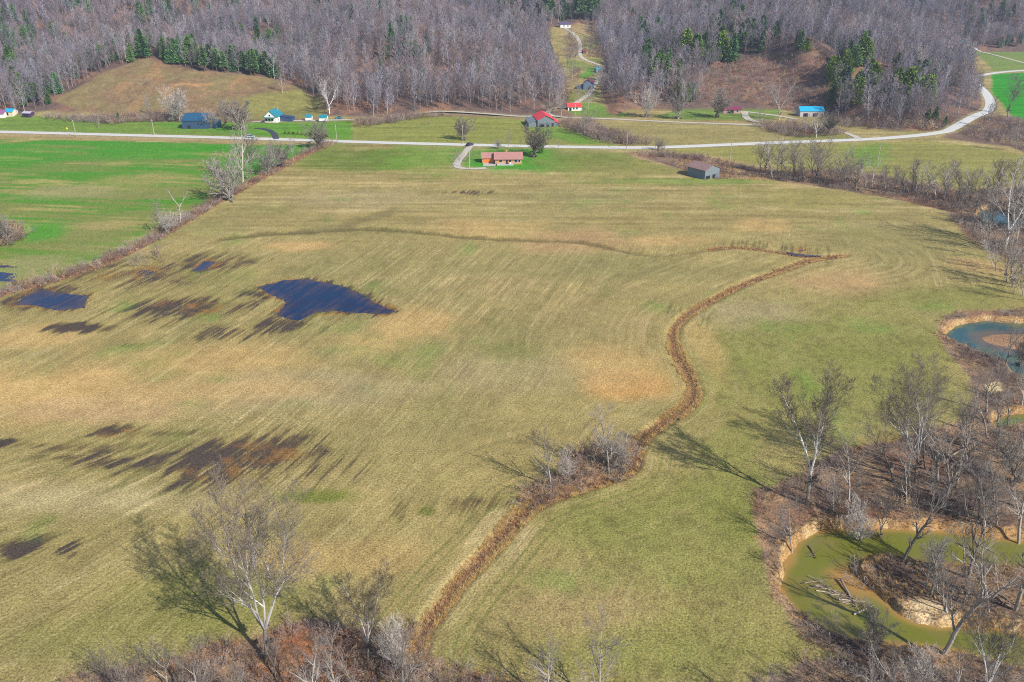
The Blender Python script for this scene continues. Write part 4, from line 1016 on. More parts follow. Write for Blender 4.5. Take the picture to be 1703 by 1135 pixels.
# ------------------------------------------------------------------ buildings
def clad(name, col, axis_scale=(1, 1, 1), freq=1.6, contrast=.35, rough=.85, metal=0, noise=.2):
    """boards or metal seams running up the surface"""
    m, n, l, b = new_mat(name)
    tc = n.new("ShaderNodeTexCoord"); sp = n.new("ShaderNodeSeparateXYZ"); l.new(tc.outputs["Object"], sp.inputs[0])
    s = mathn(n, l, 'ADD', mathn(n, l, 'MULTIPLY', sp.outputs[0], axis_scale[0]), mathn(n, l, 'MULTIPLY', sp.outputs[1], axis_scale[1]))
    s = mathn(n, l, 'ADD', s, mathn(n, l, 'MULTIPLY', sp.outputs[2], axis_scale[2]))
    cb = n.new("ShaderNodeCombineXYZ"); l.new(mathn(n, l, 'MULTIPLY', s, freq), cb.inputs[0]); l.new(mathn(n, l, 'MULTIPLY', sp.outputs[2], .15), cb.inputs[2])
    t = noise_node(n, l, cb.outputs[0], 3.0, 3, .6); t2 = noise_node(n, l, tc.outputs["Object"], .8, 4, .6)
    f = mathn(n, l, 'ADD', mathn(n, l, 'MULTIPLY', t.outputs[0], contrast * 2), 1 - contrast)
    f = mathn(n, l, 'MULTIPLY', f, mathn(n, l, 'ADD', mathn(n, l, 'MULTIPLY', t2.outputs[0], noise * 2), 1 - noise))
    rgb = n.new("ShaderNodeRGB"); rgb.outputs[0].default_value = (*col, 1)
    l.new(scale_col(n, l, rgb.outputs[0], f), b.inputs["Base Color"]); b.inputs["Roughness"].default_value = rough; b.inputs["Metallic"].default_value = metal
    return m
M_GLASS = flat_mat("window_glass", (.02, .03, .05), .1, .1, 1, 0, .6)
M_WHITE = flat_mat("white_siding", (.78, .78, .76), .7, .08, 2); M_DARKIN = flat_mat("opening_shade", (.02, .02, .022), .9, .2, 2)
M_CONC = flat_mat("concrete", (.42, .41, .39), .9, .15, 2)

def building(name, label, A, B, D, he, hr, mode, wall, roof, over=.45, openings=(), trim=M_WHITE, rz_add=0, base=.0, cat="house", hip=0.0, extra=None):
    """A, B: bearings of the front base corners. openings: (face, x, z0, w, h, kind) with x from the left of that face in metres"""
    ax, ay, _ = T(*A); bx, by, _ = T(*B)
    L = math.hypot(bx - ax, by - ay); rz = math.atan2(by - ay, bx - ax) + rz_add
    cx, cy = (ax + bx) / 2, (ay + by) / 2
    z = min(gz(ax, ay), gz(bx, by)) + base
    zb = gz(cx - math.sin(rz) * D, cy + math.cos(rz) * D)
    z = max(z, min(zb, z + 1.5) - .6) + .05
    r = empty(name, cx, cy, z, rz); tag(r, label, cat)
    h = L / 2
    V = [(-h, 0, -1.5), (h, 0, -1.5), (h, D, -1.5), (-h, D, -1.5), (-h, 0, he), (h, 0, he), (h, D, he), (-h, D, he)]
    if mode == 'side':
        V += [(-h + hip, D / 2, hr - .1), (h - hip, D / 2, hr - .1)]
        F = [(0, 1, 5, 4), (2, 3, 7, 6), (1, 2, 6, 9, 5) if not hip else (1, 2, 6, 5), (3, 0, 4, 8, 7) if not hip else (3, 0, 4, 7)]
    else:
        V += [(0, 0, hr - .1), (0, D, hr - .1)]
        F = [(0, 1, 5, 8, 4), (2, 3, 7, 9, 6), (1, 2, 6, 5), (3, 0, 4, 7)]
    bmesh_obj("wall", V, F, wall, r)
    th_ = .14; o = over
    if mode == 'side':
        k = (hr - he) / (D / 2)
        zl = he - k * o
        x0, x1 = -h - o, h + o
        top = [(x0, -o, zl), (x1, -o, zl), (x1 - hip, D / 2, hr), (x0 + hip, D / 2, hr), (x1, D + o, zl), (x0, D + o, zl)]
        V = [(a, b, c + th_) for a, b, c in top] + top
        F = [(0, 1, 2, 3), (3, 2, 4, 5), (9, 8, 7, 6), (11, 10, 8, 9), (0, 6, 7, 1), (4, 10, 11, 5)]
        F += [(1, 7, 8, 2), (2, 8, 10, 4), (0, 3, 9, 6), (3, 5, 11, 9)] if not hip else [(1, 4, 2), (0, 3, 5), (7, 8, 10), (6, 11, 9), (1, 7, 10, 4), (0, 5, 11, 6)]
    else:
        k = (hr - he) / h; zl = he - k * o
        top = [(-h - o, -o, zl), (0, -o, hr), (0, D + o, hr), (-h - o, D + o, zl), (h + o, -o, zl), (h + o, D + o, zl)]
        V = [(a, b, c + th_) for a, b, c in top] + top
        F = [(0, 1, 2, 3), (1, 4, 5, 2), (9, 8, 7, 6), (8, 11, 10, 7), (0, 3, 9, 6), (4, 10, 11, 5), (0, 6, 7, 1), (1, 7, 10, 4), (2, 8, 9, 3), (5, 11, 8, 2)]
    bmesh_obj("roof", V, F, roof, r)
    for (face, x, z0, w, hh, kind) in openings:
        def place(u0, u1, d0, d1, z0_, z1_, mat, nm, par):
            V2, F2 = [], []
            if face == 'front': box(V2, F2, -h + u0, -h + u1, -d1, -d0, z0_, z1_)
            elif face == 'right': box(V2, F2, h + d0, h + d1, u0, u1, z0_, z1_)
            else: box(V2, F2, -h - d1, -h - d0, u0, u1, z0_, z1_)
            return bmesh_obj(nm, V2, F2, mat, par)
        if kind == 'window':
            fr = place(x - .1, x + w + .1, -.02, .05, z0 - .1, z0 + hh + .1, trim, "window", r)
            place(x, x + w, .05, .07, z0, z0 + hh, M_GLASS, "pane", fr)
        elif kind == 'door':
            place(x, x + w, -.02, .05, z0, z0 + hh, trim, "door", r)
        elif kind == 'dark':
            place(x, x + w, -.02, .03, z0, z0 + hh, M_DARKIN, "doorway_shade", r)  # near-black panel on the closed wall, painted as the shade inside
        elif hasattr(kind, 'name'):
            place(x, x + w, -.02, .06, z0, z0 + hh, kind, "door", r)
    r["_L"] = L
    if extra: extra(r, L, D, he, hr)
    return r
def add_part(r, nm, boxes, mat):
    V, F = [], []
    for b in boxes: box(V, F, *b)
    return bmesh_obj(nm, V, F, mat, r)
def lean_to(r, nm, x0, x1, y0, y1, zh, zl, mat_w, mat_r, high='right'):
    """a shed roof on its own little walls, butted on the barn"""
    za, zb_ = (zl, zh) if high == 'right' else (zh, zl)
    V = [(x0, y0, -1.2), (x1, y0, -1.2), (x1, y1, -1.2), (x0, y1, -1.2), (x0, y0, za), (x1, y0, zb_), (x1, y1, zb_), (x0, y1, za)]
    bmesh_obj(nm, V, [(0, 1, 5, 4), (1, 2, 6, 5), (2, 3, 7, 6), (3, 0, 4, 7)], mat_w, r)
    t = .12; e0 = -.3 if high == 'right' else 0; e1 = .3 if high != 'right' else 0
    V = [(x0 + e0, y0 - .3, za + .02), (x1 + e1, y0 - .3, zb_ + .02), (x1 + e1, y1 + .3, zb_ + .02), (x0 + e0, y1 + .3, za + .02)]
    V = [(a, b, c + t) for a, b, c in V] + V
    bmesh_obj("lean_to_roof", V, [(0, 1, 2, 3), (7, 6, 5, 4), (0, 4, 5, 1), (1, 5, 6, 2), (2, 6, 7, 3), (3, 7, 4, 0)], mat_r, r)

M_PINKROOF = clad("dusty_red_metal", (.38, .195, .175), (1, 0, 0), 1.3, .12, .5); M_BRICK = clad("tan_brick", (.50, .27, .14), (1, 1, 1), 3, .25, .9)
M_ORDOOR = flat_mat("orange_garage_door", (.72, .20, .04), .5, .06, 2)
def brick_extra(r, L, D, he, hr):
    add_part(r, "deck", [(-L * .44, L * .18, -2.6, -.06, .0, .55)], M_CONC)
    add_part(r, "chimney", [(-1.2, -.4, D / 2 + .2, D / 2 + 1, hr - .6, hr + .9)], M_BRICK)
    add_part(r, "deck_bench", [(-L * .1, -L * .02, -2.2, -1.5, .552, 1.1)], flat_mat("dark_bench", (.08, .06, .12), .7))
    add_part(r, "deck_table", [(L * .03, L * .09, -1.9, -1.0, .552, 1.25)], M_WHITE)
hb = building("brick_house", "long tan brick house with dusty red metal roof at the field's north edge", (823.5, 274), (868, 273.6), 9, 2.7, 4.9, 'side', M_BRICK, M_PINKROOF, .6,
    [('front', 5.2, 0, .9, 2.1, 'dark'), ('front', 6.7, .0, .9, 2.1, 'dark'), ('front', 2, 1, 1.3, 1.1, 'window'), ('front', 9.3, 1, 1.5, 1.1, 'window'), ('front', 11.2, 1, .9, 1.1, 'window')], extra=brick_extra)
# garage wing is part of the same house
def wing(par, x0, x1, y0, y1, he, hr, wall, roof):
    D = y1 - y0; m = (y0 + y1) / 2
    V = [(x0, y0, -1.2), (x1, y0, -1.2), (x1, y1, -1.2), (x0, y1, -1.2), (x0, y0, he), (x1, y0, he), (x1, y1, he), (x0, y1, he), (x0, m, hr - .1), (x1, m, hr - .1)]
    g_ = bmesh_obj("garage_wing", V, [(0, 1, 5, 4), (2, 3, 7, 6), (1, 2, 6, 9, 5), (3, 0, 4, 8, 7)], wall, par)
    k = (hr - he) / (D / 2); o = .5; zl = he - k * o
    top = [(x0 - .4, y0 - o, zl), (x1 + .02, y0 - o, zl), (x1 + .02, m, hr), (x0 - .4, m, hr), (x1 + .02, y1 + o, zl), (x0 - .4, y1 + o, zl)]
    V = [(a, b, c + .13) for a, b, c in top] + top
    bmesh_obj("garage_roof", V, [(0, 1, 2, 3), (3, 2, 4, 5), (9, 8, 7, 6), (11, 10, 8, 9), (0, 6, 7, 1), (4, 10, 11, 5), (1, 7, 8, 2), (2, 8, 10, 4), (0, 3, 9, 6), (3, 5, 11, 9)], roof, par)
    V, F = [], []; box(V, F, x0 + .9, x1 - 1.1, y0 - .06, y0 + .02, 0, 2.1); bmesh_obj("garage_door", V, F, M_ORDOOR, par)
Lh = hb["_L"]; wing(hb, -Lh / 2 - 6.3, -Lh / 2 - .06, 3.4, 9.8, 2.5, 4.3, M_BRICK, M_PINKROOF)
x, y, _ = T(814, 273.5); V, F = [], []; box(V, F, -3, 3, -3.5, 3.5, -.3, .09)
ap = bmesh_obj("parking_apron", V, F, M_CONC); ap.location = (x, y, gz(x, y)); tag(ap, "grey concrete apron before the orange garage door", kind="structure")

M_WBOARD = clad("weathered_board", (.17, .205, .24), (1, 1, 0), 1.8, .5); M_RUST = clad("rusty_tin", (.26, .17, .16), (0, 1, 0), 1.0, .3, .55, 0, .4)
def shed_extra(r, L, D, he, hr):
    add_part(r, "post", [(-.1 + L * .02, .1 + L * .02, -.08, -.03, -.5, 2.3)], M_WBOARD)
building("weathered_shed", "weathered grey board shed with rusty tin gable roof at the field's edge", (1171.7, 299.4), (1195.5, 294.2), 10.5, 4.4, 6.3, 'gable', M_WBOARD, M_RUST, .35,
    [('front', .6, -.4, 2.9, 2.2, 'dark'), ('front', 5.2, -.4, 1.9, 2.3, 'dark')], extra=shed_extra, cat="shed")
M_REDROOF = clad("bright_red_metal", (.78, .055, .075), (0, 1, 0), 1.1, .1, .4); M_REDROOF2 = clad("bright_red_metal_sheets", (.78, .06, .07), (1, 0, 0), 1.1, .1, .4)
def redbarn_extra(r, L, D, he, hr):
    lean_to(r, "side_shed", -L / 2 - 5.2, -L / 2 - .03, 1, D - 1, 3.6, 2.4, M_WBOARD, M_WBOARD, 'right')
    lean_to(r, "side_shed", L / 2 + .03, L / 2 + 3.4, 2, D - 2, 2.8, 1.6, M_WBOARD, M_REDROOF, 'left')
    add_part(r, "gable_board", [(-L / 2 + .1, L / 2 - .1, -.12, -.03, 2.1, 2.3)], M_WBOARD)
building("red_roofed_barn", "grey board barn with bright red gable roof and side lean-tos", (894, 211.8), (922, 211.6), 17, 4.1, 6.6, 'gable', M_WBOARD, M_REDROOF, .5,
    [('front', 1, -.3, 3.0, 1.9, 'dark'), ('front', 5, -.3, 2.0, 1.7, 'dark'), ('front', 8.3, -.3, 1.2, 2.4, 'dark')], extra=redbarn_extra, rz_add=.09, cat="barn")
building("cottage", "small white cottage with bright red roof beyond the lane", (944.5, 184.5), (967, 184.5), 6.5, 2.6, 4.3, 'side', M_WHITE, M_REDROOF2, .5,
    [('front', .8, 0, 1.6, 1.9, 'dark'), ('front', 3.2, .8, 1.1, 1.1, 'window'), ('front', 5.4, .8, 1.1, 1.1, 'window')])
M_BLUEB = clad("blue_grey_board", (.035, .075, .15), (1, 1, 0), 1.5, .4); M_BLUER = clad("slate_blue_metal", (.018, .085, .17), (1, 0, 0), 1.0, .2, .5)
building("long_barn", "long dark blue grey barn with slate blue roof beside the road", (304, 214.8), (348, 214.5), 11, 4.8, 8.0, 'side', M_BLUEB, M_BLUER, .4,
    [('front', 3, -.3, 1.6, 2.2, 'dark'), ('front', 9, 2.4, .8, .9, 'dark')], hip=1.5, cat="barn",
    extra=lambda r, L, D, he, hr: lean_to(r, "side_shed", L / 2 + .03, L / 2 + 4.2, 1, D - 1, 4.0, 2.6, M_BLUEB, M_BLUER, 'left'))
M_TEALR = clad("teal_metal", (.02, .20, .28), (0, 1, 0), 1.2, .12, .5); M_TEALR2 = clad("teal_metal_sheets", (.02, .21, .29), (1, 0, 0), 1.2, .12, .5); M_NAVY = flat_mat("navy_roofing", (.035, .07, .16), .7, .15, 2)
def farm_extra(r, L, D, he, hr):
    add_part(r, "porch_roof", [(-L / 2 - .2, L / 2 - .6, -1.9, -.06, he - .55, he - .4)], M_TEALR2)
    add_part(r, "foundation", [(-L / 2 - .06, L / 2 + .06, -.07, -.01, -.6, .35)], flat_mat("pinkish_block", (.5, .36, .33), .9))
    lean_to(r, "carport", L / 2 + .05, L / 2 + 7.5, D - 5.5, D - .5, 3.1, 2.3, M_NAVY, M_NAVY, 'left')
    add_part(r, "chimney", [(1.0, 1.6, D - 1.6, D - 1, hr - 1.6, hr + .5)], M_BRICK)
building("farmhouse", "white farmhouse with steep teal gable roof and dark carport", (440.5, 204.6), (460.5, 205), 11, 3.7, 7.0, 'gable', M_WHITE, M_TEALR, .5,
    [('front', .5, 1, 1.3, 1.4, 'window'), ('front', 2.4, 1, 1.3, 1.4, 'window'), ('front', 4.3, 1, 1.3, 1.4, 'window'), ('front', 2.9, 3.8, 1.0, .9, 'window'), ('right', 2, 1, 1, 1.2, 'window'), ('right', 6, 1, 1, 1.2, 'window')], extra=farm_extra)
for A, B, D, lb in [((508, 202), (518.3, 202), 3.6, "smaller white garden shed with teal roof, nearer the farmhouse"), ((531, 203), (543.6, 203), 4.2, "larger white garden shed with teal roof, nearer the woods")]:
    building("garden_shed", lb, A, B, D, 2.4, 3.7, 'side', M_WHITE, M_TEALR2, .25, [('right', 1, 0, 1.1, 1.9, 'door')], trim=M_NAVY, cat="shed",
             extra=lambda r, L, D, he, hr: add_part(r, "skirting", [(-L / 2 - .03, L / 2 + .03, -.05, -.01, -.5, .4)], M_NAVY))
M_SKYR = clad("bright_sky_blue_metal", (.02, .36, .62), (1, 0, 0), .9, .25, .45); M_PALE = clad("pale_board", (.46, .43, .46), (1, 1, 0), 1.5, .35)
building("blue_roofed_barn", "pale board barn with bright sky blue metal roof below the brushy clearing", (1330, 195), (1369.5, 195), 8, 3.4, 5.6, 'side', M_PALE, M_SKYR, .3,
    [('front', 2, -.3, 3, 2.4, 'dark'), ('front', 8, -.3, 3.0, 2.4, 'dark')], cat="barn")
M_MAROON = clad("maroon_metal", (.20, .04, .09), (1, 0, 0), 1.2, .15, .5); M_PINKB = flat_mat("pinkish_brick", (.42, .25, .22), .9, .2, 3)
building("maroon_roofed_house", "low pinkish house with maroon roof and shaded porch beside orange bare earth", (1203, 189.5), (1232, 189), 7.5, 2.5, 3.7, 'side', M_PINKB, M_MAROON, .6,
    [('front', 2.5, 0, 4.2, 1.8, 'dark'), ('front', 8.5, .8, 1.3, 1.1, 'window')])  # the wide dark panel is painted porch shade on the wall
def hollow_extra(r, L, D, he, hr): lean_to(r, "side_shed", -L / 2 - 5, -L / 2 - .03, 1, D - 1, 3, 1.8, M_BLUEB, M_WBOARD, 'right')
building("hollow_barn", "old blue grey barn with dark maroon roof in the hollow's shade", (970, 150), (986, 150.5), 9, 4.4, 6.8, 'gable', clad("old_blue_board", (.13, .20, .30), (1, 1, 0), 1.6, .5), M_MAROON, .5,
    [('front', 3.6, -.3, 1.8, 2.4, 'dark')], extra=hollow_extra, cat="barn")
building("hilltop_house", "white house with dark purple roof at the top of the winding drive", (932, 46.5), (949, 46.5), 8, 2.8, 4.6, 'side', M_WHITE, flat_mat("purple_shingle", (.09, .07, .15), .8), .5,
    [('front', 3, .8, 1.4, 1.1, 'window'), ('front', 7, .8, 1.4, 1.1, 'window')])
building("tool_shed", "small dark maroon shed beside the winding drive", (969.5, 90), (975, 90), 3, 2.2, 3.2, 'side', flat_mat("dark_maroon_board", (.16, .05, .06), .9), M_MAROON, .2, [('front', .8, 0, .9, 1.8, 'dark')], cat="shed")
building("blue_shed", "small cyan blue shed on the lawn in the hollow", (991.5, 121), (998, 121), 3.4, 2.3, 3.4, 'side', flat_mat("cyan_board", (.10, .32, .42), .8), M_SKYR, .25, [('front', 1.2, 0, 1.1, 1.8, 'dark')], cat="shed")
M_GRTEAL = clad("sea_green_metal", (.015, .34, .27), (1, 0, 0), .8, .15, .45)
building("teal_roofed_barn", "far white barn with sea green roof at the dark woods", (1593, 77.5), (1612, 77.5), 9, 2.6, 5.2, 'side', M_WHITE, M_GRTEAL, .5, [('front', 3, 0, 3, 2, 'dark')], cat="barn")
building("roadside_house", "white house with purple roof at the left edge beyond the road", (-12, 197), (7, 197), 7, 2.6, 4.2, 'side', M_WHITE, flat_mat("violet_shingle", (.26, .10, .26), .8), .4, [('front', 3, .8, 1.2, 1.1, 'window')])
building("light_blue_outbuilding", "pale yellow outbuilding with light blue roof at the left edge", (9, 195.5), (22, 195), 5, 2.4, 3.8, 'side', flat_mat("cream_board", (.66, .60, .45), .8), M_SKYR, .3, [('front', 1.5, 0, 1.2, 1.9, 'dark')], cat="shed")
building("open_pavilion", "small dark pavilion with pale violet roof on the lawn by the woods", (38.5, 196), (51, 196), 4, 2.1, 2.8, 'side', flat_mat("dark_plum_board", (.07, .04, .10), .8), flat_mat("pale_violet_metal", (.45, .42, .55), .5), .3,
    [('front', .8, 0, 1.2, 1.6, 'dark'), ('front', 2.6, 0, 1.2, 1.6, 'dark')], cat="shed")

# ------------------------------------------------------------------ cars
M_TYRE = flat_mat("tyre_rubber", (.03, .03, .03), .9); M_RIM = flat_mat("wheel_rim", (.5, .5, .52), .35, .1, 3, 0, .5, .6); M_LAMP = flat_mat("lamp_lens", (.8, .8, .75), .2); M_RLAMP = flat_mat("tail_lens", (.5, .03, .02), .3)
def car(name, label, px, py, rz, paint, pickup=False):
    x, y, _ = T(px, py); r = empty(name, x, y, gz(x, y) + .17, rz); tag(r, label, "pickup truck" if pickup else "car")
    prof = [(-2.3, .35), (-2.3, .85), (-2.2, 1.0), (-1.3, 1.05), (1.2, 1.0), (2.15, .88), (2.3, .7), (2.3, .35)]
    if not pickup: prof = [(-2.3, .35), (-2.32, .9), (-2.2, 1.02), (1.0, 1.02), (2.1, .86), (2.3, .68), (2.3, .35)]
    def prism(pf, w0, w1=None):
        n_ = len(pf); V = [(a, -w0, b) for a, b in pf] + [(a, w0, b) for a, b in pf]
        return V, [tuple(range(n_)), tuple(range(2 * n_ - 1, n_ - 1, -1))] + [((i + 1) % n_, i, i + n_, (i + 1) % n_ + n_) for i in range(n_)]
    V, F = prism(prof, .9); bmesh_obj("body", V, F, paint, r)
    cab = [(-.9, 1.0), (-.7, 1.6), (.5, 1.6), (1.1, 1.0)] if pickup else [(-2.0, 1.02), (-1.7, 1.55), (.3, 1.58), (1.1, 1.0)]
    V, F = prism(cab, .78); bmesh_obj("cabin_glass", V, F, M_GLASS, r)
    V, F = [], []; box(V, F, cab[1][0] - .05, cab[2][0] + .05, -.8, .8, cab[1][1] + .0, cab[1][1] + .07); bmesh_obj("roof_panel", V, F, paint, r)
    for sx in (-1.4, 1.4):
        for sy in (-.86, .86):
            n_ = 14; V = [(sx + .34 * math.cos(a * 2 * math.pi / n_), sy + s_ * .11, .34 - .17 + .34 * math.sin(a * 2 * math.pi / n_)) for s_ in (-1, 1) for a in range(n_)]
            w_ = bmesh_obj("wheel", V, [tuple(range(n_)), tuple(range(2 * n_ - 1, n_ - 1, -1))] + [(i, i + n_, (i + 1) % n_ + n_, (i + 1) % n_) for i in range(n_)], M_TYRE, r)
            V = [(sx + .2 * math.cos(a * 2 * math.pi / n_), sy + s_ * .125, .17 + .2 * math.sin(a * 2 * math.pi / n_)) for s_ in (-1, 1) for a in range(n_)]
            bmesh_obj("rim", V, [tuple(range(n_)), tuple(range(2 * n_ - 1, n_ - 1, -1))] + [(i, i + n_, (i + 1) % n_ + n_, (i + 1) % n_) for i in range(n_)], M_RIM, w_)
    for sy in (-.65, .65):
        V, F = [], []; box(V, F, 2.29, 2.33, sy - .17, sy + .17, .55, .72); bmesh_obj("headlight", V, F, M_LAMP, r)
        V, F = [], []; box(V, F, -2.34, -2.3, sy - .15, sy + .15, .6, .8); bmesh_obj("tail_light", V, F, M_RLAMP, r)
    return r
def paint_mat(n_, c): m, n, l, b = new_mat(n_); b.inputs["Base Color"].default_value = (*c, 1); b.inputs["Roughness"].default_value = .3; b.inputs["Specular IOR Level"].default_value = .5; b.inputs["Coat Weight"].default_value = .4; return m
car("parked_car", "dark navy car stopped where the brick house drive meets the road", 781.5, 243, math.radians(55), paint_mat("navy_paint", (.02, .025, .07)))
car("passing_car", "pale blue car driving on the road by the power pole", 417, 229.5, math.radians(-8), paint_mat("pale_blue_paint", (.40, .55, .62)))
car("pickup_truck", "teal pickup truck parked on the lane at the wood's edge", 564, 198.5, math.radians(5), paint_mat("teal_paint", (.03, .22, .28)), True)

# yellow warning sign
x, y, _ = T(113, 221); r = empty("road_sign", x, y, gz(x, y), math.radians(8)); tag(r, "yellow diamond warning sign on a post beside the road", "road sign")
add_part(r, "post", [(-.04, .04, -.04, .04, -.3, 2.6)], M_POLE)
bmesh_obj("sign_plate", [(-.62, -.06, 2.4), (0, -.06, 1.78), (.62, -.06, 2.4), (0, -.06, 3.02), (-.62, -.045, 2.4), (0, -.045, 1.78), (.62, -.045, 2.4), (0, -.045, 3.02)], [(0, 1, 2, 3), (7, 6, 5, 4), (0, 4, 5, 1), (1, 5, 6, 2), (2, 6, 7, 3), (3, 7, 4, 0)], flat_mat("sign_yellow", (.85, .55, .02), .5, .03), r)

# ------------------------------------------------------------------ logs, drift wood
def log_mesh(seed, L, r, stubs):
    R = random.Random(seed); S = []; p = (-L / 2, 0, 0); d = (1, 0, 0)
    for i in range(6):
        d = norm((d[0], d[1] + R.gauss(0, .06), d[2] + R.gauss(0, .03))); q = tuple(p[k] + d[k] * L / 6 for k in range(3))
        S.append((p, q, r * (1 - i * .11), r * (1 - (i + 1) * .11), 0)); p = q
    for k in range(stubs):
        t = R.uniform(-.1, .5) * L; a = R.uniform(.2, 2.9)
        e = (t + R.uniform(.3, .8), math.cos(a) * R.uniform(.6, 1.6), abs(math.sin(a)) * R.uniform(.4, 1.5)); S.append(((t, 0, 0), e, r * .4, .02, 1))
    return S
LOGS = []
for k, c in enumerate([(.40, .34, .27), (.24, .19, .15), (.62, .64, .66)]):
    a = seg_mesh(log_mesh(800 + k, 6, .17, [4, 6, 0][k]), [8, 4], forest_col(c, tuple(v * .9 for v in c))); LOGS.append(mesh_from("drift_log", *a[:2], M_BARK, a[2]))
def put_log(k, x1, y1, x2, y2, z, lb, thick=1.0, grp=None, tilt=0):
    A = G(x1, y1, z); B = G(x2, y2, z); L = math.hypot(B[0] - A[0], B[1] - A[1])
    o = link("drift_log", LOGS[k]); o.location = ((A[0] + B[0]) / 2, (A[1] + B[1]) / 2, z); o.rotation_euler = (RND.random() * .4, tilt, math.atan2(B[1] - A[1], B[0] - A[0]))
    o.scale = (L / 6, thick, thick); tag(o, lb, "log", grp)
put_log(1, 1345, 908, 1357, 930, WZ + .12, "dark log floating alone in the green creek's west bend", 1.0)
put_log(0, 1398, 965, 1440, 1026, WZ + .35, "long pale trunk lying across the creek's debris raft", 1.3, None, .06)
put_log(2, 1571, 999, 1582, 1027, -.95, "pale bluish bare log lying at the edge of the sandy point", 1.3)
put_log(0, 1420, 1022, 1452, 1004, WZ + .2, "short pale log at the south end of the debris raft", .9)
R5 = random.Random(55)
for k in range(30):
    t = R5.random(); cx_ = 1348 + 80 * t + R5.uniform(-8, 8); cy_ = 966 + 38 * t + R5.uniform(-6, 6); a = R5.uniform(-.3, .9); l_ = R5.uniform(6, 24)
    put_log(k % 2, cx_ - math.cos(a) * l_, cy_ - math.sin(a) * l_ * .7, cx_ + math.cos(a) * l_, cy_ + math.sin(a) * l_ * .7, WZ + R5.uniform(.1, .5), "grey branch tangled in the debris raft across the creek", R5.uniform(.25, .6), "branches in the debris raft", R5.uniform(-.12, .12))
for (x1, y1, x2, y2, k, th_, lb) in [(1405, 860, 1450, 838, 0, 1.3, "fallen pale trunk lying in the litter north of the green creek"), (1530, 835, 1600, 850, 0, 1.5, "long fallen trunk lying east of the broad sycamore"), (1580, 760, 1625, 735, 1, 1.3, "dark fallen trunk in the litter south of the sand patch"),
        (1370, 775, 1415, 790, 1, 1.2, "dark fallen trunk at the field edge of the creek woods"), (1620, 900, 1660, 918, 0, 1.4, "fallen trunk sliding down the sandy north bank"), (1655, 985, 1690, 1010, 1, 1.5, "dark fallen trunk across the peninsula's root")]:
    put_log(k, x1, y1, x2, y2, -.05, lb, th_)
# small white tank by the creek
n_ = 12; V = [(.45 * math.cos(a * 6.283 / n_), .45 * math.sin(a * 6.283 / n_), z_) for z_ in (0, .1, .9, 1.0) for a in range(n_)]
x, y, _ = T(1609, 373); tk = bmesh_obj("white_drum", [(a * (.9 if c in (0, 1.0) else 1), b * (.9 if c in (0, 1.0) else 1), c) for a, b, c in V], [tuple(range(n_ - 1, -1, -1)), tuple(range(3 * n_, 4 * n_))] + [(j * n_ + i, j * n_ + (i + 1) % n_, (j + 1) * n_ + (i + 1) % n_, (j + 1) * n_ + i) for j in range(3) for i in range(n_)], M_WHITE)
tk.location = (x, y, gz(x, y)); tag(tk, "white drum lying on the bank near the far creek pool", "drum")

